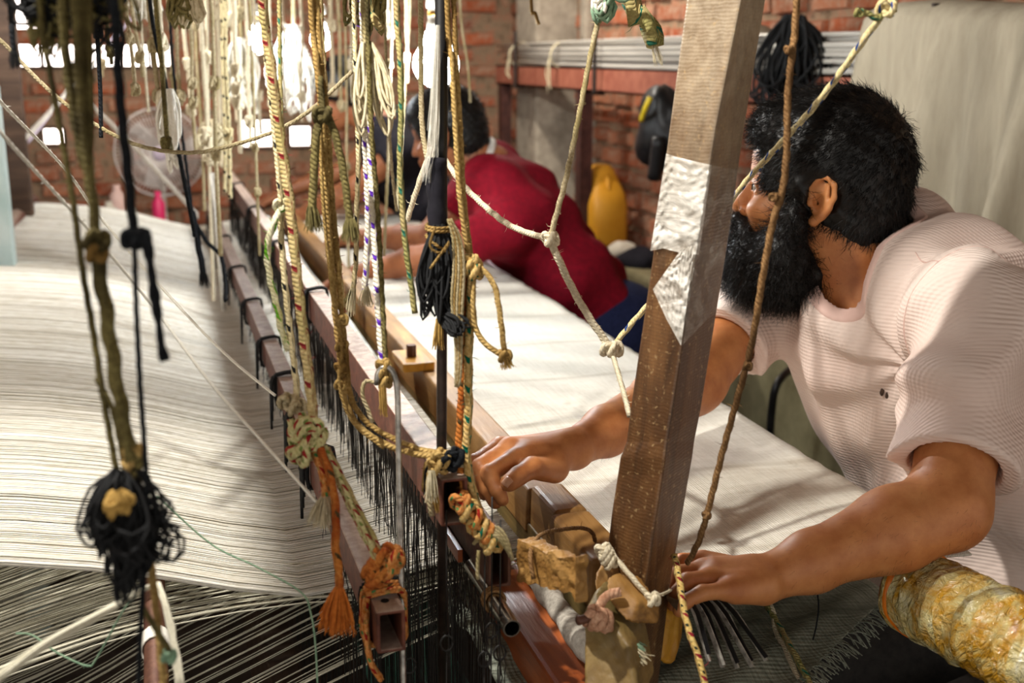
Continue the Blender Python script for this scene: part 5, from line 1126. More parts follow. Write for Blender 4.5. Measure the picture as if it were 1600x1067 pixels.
rope('green_thread', 'short green thread looping over the lower warp at the bottom left', [(25, 990, 1.0), (50, 992, 1.0), (90, 1020, 1.0), (135, 1040, 1.0), (150, 1030, 1.0), (190, 958, .97), (212, 930, .93)], .0008, 'green_yarn', fuzz=.2, up=False)
# ================================================================ sharp middle ropes
r = rope('flecked_rope', 'thick cream rope with red flecks running down to a big knot above the first bar', [(411, 0, 1.10), (425, 110, 1.10), (439, 220, 1.10), (453, 320, 1.09), (463, 420, 1.08), (474, 520, 1.07), (484, 600, 1.06), (491, 665, 1.05)], .0046, 'rope_cream_red', fuzz=1.5, n=10)
rope('strand', None, [(403, -40, 1.11), (418, 110, 1.11), (430, 220, 1.11), (439, 320, 1.10)], .0024, 'rope_black_fleck', fuzz=1.5, parent=r, up=False)
for k_ in range(4): knot(r, (478+9*math.sin(k_*1.9), 668+13*k_, 1.045), .0115, .0038, 'rope_green_red', axis=Vector((random.random()-.5, random.random()-.5, 1)), fuzz=.8)
P = [D(478+24*math.cos(a), 684+14*math.sin(a)-3*a, 1.04) for a in [q*.5 for q in range(20)]]; mb = MB(); mb.tube(catmull(P, .004), .0034, 8); mb.build('loop', 'rope_green_red', r, True)
rope('tail', None, [(488, 700, 1.045), (502, 735, 1.04), (508, 762, 1.04), (507, 785, 1.04)], .0035, 'rope_orange_red', fuzz=.8, parent=r, up=False); tassel(r, (508, 775, 1.04), (502, 826, 1.035), .014, 'cream_yarn', 120, label='pale frayed tassel')
rope('tail', None, [(500, 700, 1.04), (516, 745, 1.035), (525, 800, 1.03), (524, 850, 1.03), (530, 900, 1.03), (530, 925, 1.03)], .0038, 'rope_orange', fuzz=1., parent=r, up=False); tassel(r, (530, 915, 1.03), (525, 990, 1.03), .0165, 'orange_yarn', 240, label='orange frayed tassel', w=.0005)
rope('tail', None, [(505, 697, 1.045), (525, 740, 1.045), (550, 795, 1.04), (575, 845, 1.035), (594, 882, 1.03)], .0036, 'rope_green_red', fuzz=.8, parent=r, up=False)
rope('tail', None, [(510, 700, 1.05), (535, 748, 1.05), (560, 798, 1.045), (583, 840, 1.04), (600, 880, 1.03)], .0032, 'rope_cream_red', fuzz=.8, parent=r, up=False)
# wraps on the end of bar 1
w_ = empty('rope_binding', 'orange and yellow rope lashed round the end of the nearest harness bar', 'rope')
for k_ in range(4):
    g = .0035; x0, x1, zt_, zb2 = P1.x-g, P1.x+.0265+g, P1.z+g, P1.z-.041-g; yy = P1.y+.030+k_*.007
    pts = [Vector((x0, yy, zt_)), Vector(((x0+x1)/2, yy-.004, zt_+.004)), Vector((x1, yy, zt_)), Vector((x1+.002, yy+.004, (zt_+zb2)/2)), Vector((x1, yy, zb2)), Vector(((x0+x1)/2, yy, zb2-.002)), Vector((x0, yy, zb2)), Vector((x0-.003, yy-.006, (zt_+zb2)/2)), Vector((x0, yy, zt_))]
    mb = MB(); rope_mesh(mb, pts, .0032, .6); mb.build('wrap', ['rope_orange_red', 'rope_orange', 'rope_orange_red', 'rope_black'][k_], w_, True)
for k_, (x, y) in enumerate(((598, 868), (606, 884), (592, 890), (612, 872), (585, 900))): knot(w_, (x, y, 1.035), .0095, .0036, 'rope_orange_red' if k_ % 2 else 'rope_orange', axis=Vector((random.random()-.5, 0, 1)))
mb = MB()
for dx in (0, .006): mb.tube(catmull([Vector((P1.x-.003-dx*.3, P1.y+.03+dx*2, P1.z)), Vector((P1.x-.006, P1.y+.02+dx, P1.z-.03)), Vector((P1.x-.004, P1.y+.012+dx, P1.z-.055)), Vector((P1.x+.004, P1.y+.004+dx, P1.z-.07))], .004), .0028, 8)
mb.build('tail', 'rope_orange_red', w_, True)
# frayed green rope with black-fleck partner
r = rope('flecked_rope', 'yellow rope with black flecks knotted to a frayed green strand beside the red-flecked rope', [(440, 318, 1.12), (440, 380, 1.12), (447, 460, 1.11), (456, 540, 1.10), (463, 600, 1.09), (466, 645, 1.08)], .0030, 'rope_black_fleck', fuzz=1, up=False)
rope('hanger', None, [(436, -30, 1.16), (438, 120, 1.15), (441, 250, 1.13), (440, 318, 1.12)], .0022, 'rope_olive_fleck', fuzz=1, parent=r, up=False)
rope('frayed_strand', None, [(441, 322, 1.115), (428, 350, 1.11), (418, 385, 1.11), (421, 430, 1.11), (433, 480, 1.105), (441, 520, 1.10), (452, 548, 1.10)], .0030, 'rope_frayed_green', fuzz=2.5, parent=r, up=False, ridge=.25); knot(r, (440, 320, 1.115), .006, .0028, 'rope_frayed_green', fuzz=1)
for k_ in range(2): knot(r, (450+12*k_, 628+8*k_, 1.08), .008, .0026, 'rope_cream')
# triple gold rope
r = rope('gold_rope', 'long doubled gold rope crossing down to the end of the second harness bar', [(486, 0, 1.12), (495, 100, 1.12), (504, 190, 1.12), (510, 300, 1.13), (517, 400, 1.14), (524, 490, 1.14), (532, 560, 1.14), (538, 620, 1.14), (560, 665, 1.13), (605, 695, 1.12), (655, 710, 1.11), (692, 713, 1.10)], .0031, 'rope_gold', fuzz=.9)
rope('strand', None, [(493, -30, 1.125), (502, 100, 1.125), (512, 190, 1.125), (518, 300, 1.135), (526, 400, 1.145), (534, 490, 1.145), (541, 560, 1.145), (548, 620, 1.145), (572, 658, 1.135), (612, 684, 1.125), (660, 703, 1.115), (696, 708, 1.105)], .0028, 'rope_gold', fuzz=.9, parent=r, up=False)
rope('strand', None, [(500, 190, 1.118), (504, 300, 1.12), (516, 430, 1.13), (534, 540, 1.13), (530, 600, 1.13), (552, 660, 1.13), (600, 700, 1.12)], .0018, 'rope_gold', fuzz=.7, parent=r, up=False)
for y_ in (500, 540, 575, 600): knot(r, (533, y_, 1.135), .0055, .0022, 'rope_gold')
fk = rope('forked_rope', 'olive-gold rope knotted into two branches with frayed ends beside the bulb glow', [(500, 180, 1.105), (494, 215, 1.10), (491, 262, 1.10), (489, 305, 1.10), (487, 330, 1.10)], .0040, 'rope_olive', fuzz=1.2, up=False)
rope('branch', None, [(512, 180, 1.105), (522, 205, 1.10), (533, 250, 1.10), (541, 300, 1.10), (547, 350, 1.10)], .0036, 'rope_olive', fuzz=1.2, parent=fk, up=False)
knot(fk, (505, 180, 1.10), .0072, .0036, 'rope_olive', axis=UPV); rope('hanger', None, [(505, 175, 1.11), (503, 160, 1.115), D(500, 120, 1.12)], .003, 'rope_olive', parent=fk, up=False)
tassel(fk, (487, 322, 1.10), (491, 362, 1.10), .0085, 'olive_yarn', 90, r0=.004); tassel(fk, (547, 342, 1.10), (549, 380, 1.10), .0105, 'olive_yarn', 90, r0=.004)
rope('flecked_rope', 'white rope with orange-red flecks hanging just behind the gold rope', [(500, 0, 1.2), (506, 120, 1.2), (512, 230, 1.2), (520, 330, 1.19), (530, 430, 1.18), (536, 500, 1.17)], .0034, 'rope_cream_red', fuzz=.8)
r = rope('flecked_rope', 'white rope with dark flecks left of the purple ropes, forked open at its end', [(553, 0, 1.22), (556, 120, 1.22), (560, 240, 1.22), (557, 340, 1.22), (556, 410, 1.22), (551, 455, 1.22)], .0026, 'rope_black_fleck', fuzz=.8)
tassel(r, (552, 450, 1.22), (546, 495, 1.22), .006, 'cream_yarn', 40); rope('tail', None, [(552, 450, 1.22), (540, 470, 1.22), (525, 482, 1.22)], .0022, 'rope_olive', parent=r, up=False)
r = rope('purple_flecked_rope', 'white rope with purple flecks and a frayed tip, second from the hooked rope', [(566, 0, 1.18), (568, 120, 1.18), (571, 230, 1.18), (575, 330, 1.18), (573, 400, 1.18), (570, 455, 1.18)], .0032, 'rope_purple_fleck', fuzz=.8)
tassel(r, (571, 448, 1.18), (572, 480, 1.18), .008, 'cream_yarn', 50)
rope('purple_flecked_rope', 'white rope with purple flecks running down to the bent steel hook', [(578, 100, 1.16), (579, 230, 1.16), (583, 330, 1.15), (588, 420, 1.14), (593, 500, 1.13), (598, 580, 1.12)], .0036, 'rope_purple_fleck', fuzz=.8, up=False)
rk = rope('dark_rope', 'olive-brown twisted cord tied to the bent steel hook', [(574, 0, 1.15), (576, 90, 1.15), (580, 200, 1.14), (588, 300, 1.14), (594, 400, 1.13), (599, 500, 1.12), (603, 575, 1.11)], .0024, 'rope_olive', fuzz=.8, ridge=.25)
for k_ in range(3): knot(rk, (600, 572+12*k_, 1.105), .0065, .0025, 'rope_gold')
tassel(rk, (598, 600, 1.10), (600, 650, 1.10), .004, 'gold_yarn', 30, w=.0006); rope('loose_tie', None, [(590, 600, 1.11), (572, 595, 1.11), (566, 615, 1.11), (575, 640, 1.11), (582, 660, 1.11)], .002, 'rope_cream', parent=rk, up=False)
mb = MB(); mb.tube(catmull(px([(589, 602, 1.10), (590, 585, 1.10), (597, 575, 1.10), (608, 575, 1.10), (617, 588, 1.10), (621, 615, 1.10), (623, 700, 1.10), (625, 800, 1.10), (627, 900, 1.10), (629, 1000, 1.10), (631, 1100, 1.10)]), .006), .0028, 10)
tag(mb.build('steel_hook', 'reed_steel', None, True), 'long bent steel hook rod hanging from the tied cord between the two bars', 'hook')
h_ = hank('yarn_hank', 'hank of folded olive cord hanging from the top, left of the bulb', (572, 68, 1.16), (592, 222, 1.16), .028, 'cream_yarn', 26, .0017, jit=.3, loopy=.8)
rope('hanger', None, [(572, 75, 1.16), (566, -10, 1.16), D(560, -60, 1.16)], .003, 'rope_cream', parent=h_, up=False)
r = rope('cloth_rag', 'grey-green rag tied to ropes at the top above the folded hank', [(575, 0, 1.25), (582, 25, 1.25), (596, 45, 1.25)], .015, 'rope_olive_fleck', fuzz=1, taper=(1.3, .3))
rope('flecked_rope', 'single olive rope with green flecks and a cut end, left of the black pole', [(620, 0, 1.12), (625, 90, 1.12), (627, 180, 1.12), (625, 250, 1.12), (629, 330, 1.12), (636, 400, 1.12), (644, 455, 1.12), (648, 490, 1.12)], .0029, 'rope_olive_fleck', fuzz=1)
rope('cream_rope', 'thin cream cord behind the single olive rope', [(600, 0, 1.7), (606, 150, 1.7), (612, 260, 1.7), (620, 330, 1.7)], .0022, 'rope_cream', fuzz=.3)
# ================================================================ the pole with the black yarn
pole = empty('harness_pole', 'dark steel pole wrapped in black cloth and yarn, hanging beside the bulb', 'pole')
def hangdown(p): return p
pt = D(690, 10, 1.13); pb = D(694, 1090, 1.17)
mb = MB(); mb.tube([Vector((pt.x, pt.y, TOPZ)), pt, D(691, 350, 1.13), D(690, 700, 1.14), D(693, 1090, 1.17)], .0050, 14); mb.build('pole', 'dark_steel', pole, True)
mb = MB(); mb.tube(catmull(px([(690, -60, 1.13), (690, 60, 1.13), (689, 180, 1.128), (688, 250, 1.126)]), .02), .0066, 14); mb.build('blue_sleeve', 'black_plastic', pole, True)
mb = MB(); P = catmull(px([(682, 248, 1.12), (682, 300, 1.12), (683, 372, 1.12)]), .006); mb.tube(P, [.0088+.0006*math.sin(i*1.7) for i in range(len(P))], 14, rf=lambda s, th: 1+.05*math.sin(3*th+s*300)); mb.build('cloth_wrap', 'dark_cotton', pole, True)
hank('yarn_hank', None, (686, 352, 1.115), (690, 505, 1.115), .026, 'dark_yarn', 60, .0014, parent=pole, jit=.25); mb = MB(); blob(mb, D(686, 420, 1.125), (.0125, .012, .042), 9, amp=.08); mb.build('yarn_core', 'dark_yarn', pole, True)
hank('yarn_tail', None, (694, 490, 1.11), (722, 522, 1.10), .014, 'dark_yarn', 24, .0013, parent=pole, jit=.5); tassel(pole, (686, 498, 1.11), (684, 545, 1.11), .006, 'gold_yarn', 40, w=.0007)
for dy in (0, 5, 30):
    mb = MB(); mb.tube(catmull([D(687+21*math.cos(a), 352+dy+5*math.sin(a)+(14*math.cos(a) if dy == 30 else 0), 1.12-.013*math.sin(a)) for a in [2*PI*q/14 for q in range(15)]], .004), .0017, 6); mb.build('binding', 'rope_gold', pole, True)
for k_ in range(5): rope('gold_tail', None, [(700+k_, 342, 1.105), (708+3*k_, 375, 1.105), (709+4*k_, 420, 1.105), (706+4*k_, 470+5*k_, 1.105), (712+2*k_, 540+10*k_, 1.105), (712+k_, 605, 1.105)], .0014, 'rope_gold' if k_ % 2 else 'rope_cream', fuzz=.5, parent=pole, up=False)
rope('gold_tail', None, [(680, 355, 1.10), (672, 385, 1.10), (690, 395, 1.10), (702, 378, 1.10), (672, 420, 1.10)], .0013, 'rope_gold', fuzz=.5, parent=pole, up=False)
t_ = tassel(pole, (684, 40, 1.115), (676, 252, 1.115), .0065, 'white_cord', 60, name='frayed_threads', w=.00035, r0=.002); tassel(pole, (674, 230, 1.11), (662, 292, 1.11), .005, 'white_cord', 14, name='frayed_threads', w=.0003)
# gold double rope with green knot
r = rope('gold_rope', 'pair of gold ropes right of the black pole, knotted into green-flecked cords', [(699, 0, 1.12), (706, 100, 1.12), (712, 200, 1.12), (718, 300, 1.12), (729, 380, 1.12), (735, 410, 1.12)], .0028, 'rope_gold', fuzz=.9)
rope('strand', None, [(708, -20, 1.125), (713, 100, 1.125), (719, 200, 1.125), (724, 300, 1.125), (733, 380, 1.125), (738, 410, 1.12)], .0026, 'rope_gold', fuzz=.9, parent=r, up=False)
for k_ in range(3): knot(r, (734+3*k_, 410+7*k_, 1.115), .0078, .0033, 'rope_green_fleck')
rope('green_flecked_tail', None, [(728, 420, 1.12), (725, 480, 1.12), (722, 560, 1.12), (721, 630, 1.12), (718, 700, 1.12), (724, 760, 1.12), (735, 815, 1.115)], .0040, 'rope_orange', fuzz=1, parent=r, up=False)
rope('green_flecked_tail', None, [(737, 420, 1.115), (735, 480, 1.115), (732, 560, 1.115), (732, 640, 1.115), (729, 710, 1.115), (738, 765, 1.115), (756, 815, 1.11), (768, 845, 1.105)], .0042, 'rope_green_fleck', fuzz=1, parent=r, up=False)
rope('loop', None, [(742, 412, 1.115), (758, 425, 1.11), (773, 448, 1.105), (781, 490, 1.10), (788, 548, 1.10)], .0027, 'rope_gold', fuzz=.8, parent=r, up=False)
rope('loop', None, [(741, 420, 1.115), (739, 470, 1.11), (744, 515, 1.11), (762, 540, 1.105), (786, 556, 1.10)], .0027, 'rope_gold', fuzz=.8, parent=r, up=False)
knot(r, (788, 556, 1.10), .0055, .0025, 'rope_gold', fuzz=2); tassel(r, (789, 555, 1.10), (793, 577, 1.10), .007, 'gold_yarn', 60)
for k_ in range(6): knot(r, (722+9*k_, 785+12*k_+5*math.sin(k_*3), 1.10), .0095, .0034, 'rope_green_fleck' if k_ % 2 else 'rope_orange_red')
for k_ in range(4): rope('string_end', None, [(740, 850, 1.10), (755+5*k_, 835-4*k_, 1.095), (775+5*k_, 838, 1.09), (792+3*k_, 858+6*k_, 1.09)], .0018, 'rope_cream', fuzz=.6, parent=r, up=False)
rope('string_end', None, [(748, 860, 1.095), (746, 890, 1.095), (747, 905, 1.095)], .0018, 'rope_cream', fuzz=.6, parent=r, up=False)
# binding on the second bar end
w_ = empty('rope_binding', 'gold and black cords lashed over the end of the second harness bar', 'rope')
for k_ in range(4):
    g = .004; x0, x1, zt_, zb2 = P2.x-g, P2.x+.0265+g, P2.z+g, P2.z-.047-g; yy = P2.y+.012+k_*.008
    pts = [Vector((x0-.002, yy, zb2+.012+.01*k_)), Vector((x0-.003, yy, (zt_+zb2)/2)), Vector((x0, yy, zt_)), Vector(((x0+x1)/2, yy+.002, zt_+.005)), Vector((x1, yy, zt_)), Vector((x1+.003, yy-.002, (zt_+zb2)/2)), Vector((x1, yy-.004, zb2+.01))]
    mb = MB(); rope_mesh(mb, pts, .0030, .7); mb.build('wrap', ['rope_cream', 'rope_gold', 'rope_black', 'rope_gold'][k_], w_, True)
for k_, (x, y) in enumerate(((690, 716), (700, 722), (684, 728), (712, 714))): knot(w_, (x, y, 1.10), .0085, .003, 'rope_black' if k_ % 2 else 'rope_gold')
tassel(w_, (674, 735, 1.09), (675, 785, 1.09), .007, 'cream_yarn', 70, w=.0006); tassel(w_, (672, 738, 1.09), (684, 800, 1.09), .003, 'gold_yarn', 30, w=.0006)
# net of ropes to the post
r = rope('cream_rope', 'cream rope dropping from the green-tied top to a knot in front of the red shirt', [(937, 0, 1.28), (934, 32, 1.28), (920, 100, 1.28), (903, 190, 1.27), (884, 280, 1.26), (868, 340, 1.25), (860, 370, 1.25)], .0030, 'rope_cream', fuzz=.8)
knot(r, (860, 373, 1.25), .0078, .0033, 'rope_white')
rope('lower_rope', None, [(860, 376, 1.25), (875, 410, 1.25), (895, 452, 1.25), (920, 495, 1.24), (944, 530, 1.24), (953, 545, 1.24)], .0040, 'rope_white', fuzz=.8, parent=r, up=False)
for k_ in range(2): knot(r, (952+7*k_, 545, 1.24), .0078, .0034, 'rope_white')
rope('lower_rope', None, [(956, 550, 1.24), (965, 580, 1.22), (975, 615, 1.20), (984, 650, 1.18)], .0028, 'rope_white', fuzz=.8, parent=r, up=False)
rope('side_rope', None, [(855, 371, 1.25), (825, 364, 1.28), (790, 348, 1.32), (755, 320, 1.36), (720, 285, 1.4), (690, 245, 1.45), (668, 252, 1.46), (650, 300, 1.48), (636, 345, 1.5)], .0034, 'rope_white', fuzz=.5, parent=r, up=False)
rope('side_rope', None, [(668, 250, 1.46), (660, 200, 1.47), (658, 130, 1.48), D(657, -60, 1.48)], .0034, 'rope_cream', fuzz=.5, parent=r, up=False)
g_ = hank('green_yarn_knot', 'knotted green and white yarn at the top beside the post', (945, -25, 1.27), (958, 36, 1.27), .026, 'green_yarn', 16, .0024); hank('white_part', None, (942, -25, 1.265), (944, 20, 1.265), .016, 'white_cord', 10, .0024, parent=g_)
g_ = rope('green_yarn_braid', 'thick green-white braided yarn tail hanging left of the post top', [(985, 0, 1.30), (1005, 22, 1.30), (1017, 45, 1.30), (1022, 72, 1.30)], .0085, 'rope_olive_fleck', fuzz=2, ridge=.3, taper=(.6, 1.2)); tassel(g_, (1022, 70, 1.30), (1030, 102, 1.30), .006, 'cream_yarn', 20)
rope('thin_string', 'thin gold string dangling at the top near the concrete pillar', [(830, 0, 2.0), (836, 20, 2.0), (842, 38, 2.0)], .003, 'rope_gold', fuzz=.5)
# blue flecked rope passing behind the post
r = rope('blue_flecked_rope', 'cream rope with blue flecks running behind the post and across the man\'s head', [(957, 542, 1.24), (975, 520, 1.25), (998, 493, 1.26), (1080, 400, 1.29), (1155, 297, 1.25), (1205, 240, 1.18), (1265, 175, 1.12), (1310, 118, 1.08), (1355, 55, 1.05), (1390, 8, 1.03)], .0030, 'rope_blue_fleck', fuzz=.3, up=False)
rope('upper_end', None, [(1390, 8, 1.03), (1398, -20, 1.03), D(1402, -60, 1.03), Vector((D(1402, -60, 1.03).x, D(1402, -60, 1.03).y, TOPZ))], .0030, 'rope_blue_fleck', fuzz=.3, parent=r, up=False)
knot(r, (1385, 14, 1.03), .0075, .0028, 'rope_blue_fleck'); rope('tie_end', None, [(1384, 16, 1.03), (1372, 30, 1.03), (1358, 22, 1.03), (1345, 20, 1.03), (1338, 14, 1.03)], .0026, 'rope_olive_fleck', fuzz=1, parent=r, up=False); knot(r, (1342, 20, 1.03), .0035, .0018, 'rope_olive_fleck')
# jute rope over the man's face
r = rope('jute_rope', 'rough brown rope hanging in front of the bearded man\'s face down to his near hand', [(1245, 0, 1.06), (1238, 80, 1.06), (1231, 150, 1.06), (1229, 240, 1.06), (1222, 300, 1.06), (1208, 345, 1.06), (1192, 430, 1.07), (1174, 540, 1.09), (1150, 630, 1.11), (1128, 710, 1.13), (1108, 790, 1.15), (1092, 845, 1.17), (1074, 880, 1.19)], .0031, 'rope_jute', fuzz=.8, ridge=.2)
for x, y, d_ in ((1233, 78, 1.057), (1209, 308, 1.058), (1168, 572, 1.09), (1104, 805, 1.152)): knot(r, (x, y, d_), .0035, .0019, 'rope_jute')
rope('multicolour_rope', 'speckled yellow and maroon rope hanging from the post to the bottom edge', [(1054, 868, 1.17), (1062, 910, 1.14), (1068, 950, 1.12), (1078, 990, 1.10), (1092, 1030, 1.09), (1106, 1090, 1.08)], .0034, 'rope_multi', fuzz=.5, up=False)
r = rope('olive_rope_pair', 'twisted pair of cream and olive cords running down behind the near hand', [(1175, 920, 1.40), (1195, 940, 1.38), (1215, 975, 1.35), (1240, 1020, 1.30), (1275, 1085, 1.25)], .0036, 'rope_olive_fleck', fuzz=1, up=False)
rope('strand', None, [(1185, 920, 1.395), (1206, 950, 1.37), (1212, 985, 1.345), (1236, 1035, 1.30), (1260, 1090, 1.25)], .003, 'rope_white', fuzz=1, parent=r, up=False)
rope('loose_thread', 'dark loose thread lying on the shaded cloth', [(1276, 915, 1.33), (1279, 950, 1.33), (1274, 985, 1.33), (1270, 1000, 1.33)], .0009, 'rope_black', fuzz=0, up=False)
# string round the post foot
r = rope('cream_rope', 'cream string tied to the wooden peg and stretched across the post foot', [(938, 858, 1.15), (948, 852, 1.15), (962, 872, 1.14), (990, 905, 1.12), (1012, 930, 1.115), (1022, 936, 1.11)], .0026, 'rope_white', fuzz=1, up=False)
for k_ in range(3): knot(r, (944+4*k_, 862+7*k_, 1.14), .0075, .0028, 'rope_white')
knot(r, (1020, 936, 1.11), .006, .0026, 'rope_white'); rope('tie_end', None, [(1020, 934, 1.11), (1040, 926, 1.14), (1048, 922, 1.16)], .0014, 'rope_white', parent=r, up=False)
r = rope('pinkish_rope', 'pinkish frayed rope tied round the peg at the foot of the post', [(970, 924, 1.10), (950, 930, 1.10), (938, 945, 1.10), (935, 965, 1.10), (950, 975, 1.10), (966, 995, 1.10), (985, 1018, 1.10)], .0045, 'rope_pinkish', fuzz=1, up=False)
for k_ in range(2): knot(r, (930+7*k_, 965+4*k_, 1.095), .0095, .004, 'rope_pinkish')
tassel(r, (980, 1010, 1.10), (1000, 1038, 1.10), .015, 'cream_yarn', 110, w=.0007, r0=.006); tassel(r, (988, 1005, 1.10), (1004, 1020, 1.10), .009, 'green_yarn', 20, w=.0006, r0=.004)
# wooden pegs and brackets at the post foot
br = empty('wooden_bracket', 'worn wooden bracket pegged between the beater and the foot of the post', 'bracket')
def slab(name, pts, dep, mat, parent, bv=.003):
    """pts: picture outline with distances; pushed back by a vector to a real thickness"""
    P = px(pts); off = dep; k_ = len(P); V = P+[p+off for p in P]; F = [tuple(range(k_)), tuple(range(2*k_-1, k_-1, -1))]+[(i, i+k_, (i+1) % k_+k_, (i+1) % k_) for i in range(k_)]
    o = link(name, V, F, mat, parent); bevel(o, bv, 3)
    md = o.modifiers.new('r', 'REMESH'); md.mode = 'VOXEL'; md.voxel_size = .0022; md.use_smooth_shade = True; md = o.modifiers.new('s', 'SMOOTH'); md.iterations = 1
    md = o.modifiers.new('d', 'DISPLACE'); md.texture = tx; md.strength = .0035; md.texture_coords = 'GLOBAL'; return o
BKV = Vector((.035, .045, 0))
slab('peg', [(944, 905, 1.12), (962, 893, 1.13), (996, 940, 1.10), (993, 975, 1.09), (972, 968, 1.09), (948, 935, 1.11)], Vector((.03, .012, -.012)), 'raw_wood', br)
slab('board', [(912, 955, 1.11), (930, 925, 1.12), (985, 1010, 1.08), (1000, 1100, 1.06), (912, 1100, 1.08)], BKV, 'beater_side_wood', br)
slab('cheek', [(926, 905, 1.14), (946, 868, 1.16), (958, 885, 1.16), (956, 960, 1.13), (938, 960, 1.13)], BKV, 'beater_wood', br)
mb = MB(); P = catmull(px([(902, 970, 1.085), (918, 966, 1.09), (935, 960, 1.10)]), .002); mb.tube(P, [.0042+.0004*(i % 2) for i in range(len(P))], 10); mb.build('threaded_bolt', 'rusty_steel', br, True)
slab('block', [(1027, 952, 1.22), (1056, 950, 1.24), (1061, 965, 1.24), (1059, 1020, 1.24), (1050, 1042, 1.24), (1030, 1045, 1.22)], Vector((.03, .05, 0)), 'block_wood', br, .008)
# flat steel strips in the near hand
for i in range(14):
    t_ = i/13; a = D(1062+34*t_, 925-12*t_, 1.20+.05*t_); b = D(1108+97*t_-8*(i % 3), 1022+14*math.sin(t_*3)+8*(i % 2), 1.17+.06*t_); m_ = a.lerp(b, .5)+UPV*.010+RT*.004*random.random()
    P = catmull([a, a.lerp(m_, .5)+UPV*.002, m_, b], .012); wv = (b-a).normalized().cross(FW).normalized(); wv = (wv*.55-FW*.5).normalized()*.0026; nv = wv.cross(b-a).normalized()*.0005; V = []
    for p_ in P: V += [p_-wv-nv, p_+wv-nv, p_+wv+nv, p_-wv+nv]
    mb = MB(); mb.add(V, [(k_*4+j, k_*4+(j+1) % 4, (k_+1)*4+(j+1) % 4, (k_+1)*4+j) for k_ in range(len(P)-1) for j in range(4)]+[(3, 2, 1, 0), tuple(len(V)-4+j for j in range(4))])
    tag(mb.build('steel_strip', 'strip_glint' if i % 2 else 'black_plastic'), '%s flat steel strip from the post in the bundle under the near hand' % ORD[i], 'strip', 'flat steel strips under the near hand')  # alternate strips bright and black, glints and shade put into the colour
mb = MB(); mb.hexa([tuple(D(x, y, d_)) for x, y, d_ in ((1040, 935, 1.19), (1058, 955, 1.17), (1058, 955, 1.20), (1040, 935, 1.22), (1042, 930, 1.19), (1060, 938, 1.17), (1060, 938, 1.20), (1042, 930, 1.22))]); tag(mb.build('metal_clip', 'bright_steel'), 'small metal clip between the post and the fingertips', 'clip')
# ================================================================ plastic film wrapped round the post
def post_at(x, y, off=.003):
    i = next((k_ for k_ in range(len(PR)-1) if PR[k_][0] >= y >= PR[k_+1][0]), 0); a, b = PR[i], PR[i+1]; t_ = (a[0]-y)/(a[0]-b[0]); q = [a[k_]+(b[k_]-a[k_])*t_ for k_ in range(7)]
    _, xl, xe, xr, dl, de, dr_ = q
    d_ = dl+(de-dl)*(x-xl)/(xe-xl) if x < xe else de+(dr_-de)*(x-xe)/(xr-xe)
    return D(x, y, d_-off), xl, xe, xr
PR = [(640, 984, 1050, 1096, 1.165, 1.12, 1.18), (400, 1019, 1087, 1135, 1.145, 1.10, 1.16), (200, 1045, 1118, 1164, 1.125, 1.08, 1.14), (0, 1072, 1158, 1197, 1.11, 1.06, 1.12)]
film = empty('plastic_film', 'crumpled clear plastic film wrapped round the big post, torn flap hanging down', 'film')
def film_mesh(name, top, bot, mat, parent, wr_=.0016, nx=60, ny=50, seed=1):
    """top(s), bot(s) give (x, y) at s in 0..1 from the left to the right edge"""
    rr = random.Random(seed); ph = [rr.uniform(0, 6) for _ in range(4)]; V = []
    for j in range(ny):
        for i in range(nx):
            s_ = i/(nx-1); t_ = j/(ny-1); (x0, y0), (x1, y1) = top(s_), bot(s_); x = x0+(x1-x0)*t_; y = y0+(y1-y0)*t_
            wv = math.sin(s_*14+t_*30+ph[0]+2*math.sin(s_*9+ph[1]))*.5+math.sin(s_*40-t_*22+ph[2])*.3+math.sin(t_*70+s_*12+3*math.sin(s_*7))*.35
            V.append(post_at(x, y, .0045+wr_*(1+wv))[0])
    o = link(name, V, [(j*nx+i, j*nx+i+1, (j+1)*nx+i+1, (j+1)*nx+i) for j in range(ny-1) for i in range(nx-1)], mat, parent, True); return o
def lerp_pts(pts):
    def f(s_):
        q = s_*(len(pts)-1); i = min(int(q), len(pts)-2); t_ = q-i; return (pts[i][0]+(pts[i+1][0]-pts[i][0])*t_, pts[i][1]+(pts[i+1][1]-pts[i][1])*t_)
    return f
film_mesh('film_wrap', lerp_pts([(1041, 240), (1060, 246), (1085, 252), (1112, 258)]), lerp_pts([(1016, 392), (1036, 388), (1060, 394), (1092, 398)]), 'film_lit', film)
film_mesh('film_wrap', lerp_pts([(1112, 258), (1130, 262), (1158, 266)]), lerp_pts([(1092, 398), (1112, 395), (1138, 372)]), 'film_shaded', film, seed=3)
film_mesh('torn_flap', lerp_pts([(1064, 390), (1075, 385), (1086, 384)]), lerp_pts([(1020, 452), (1042, 500), (1064, 540)]), 'film_lit', film, .002, seed=5)
film_mesh('torn_flap', lerp_pts([(1086, 384), (1110, 380), (1137, 376)]), lerp_pts([(1066, 540), (1092, 512), (1118, 488)]), 'film_shaded', film, .002, seed=7)
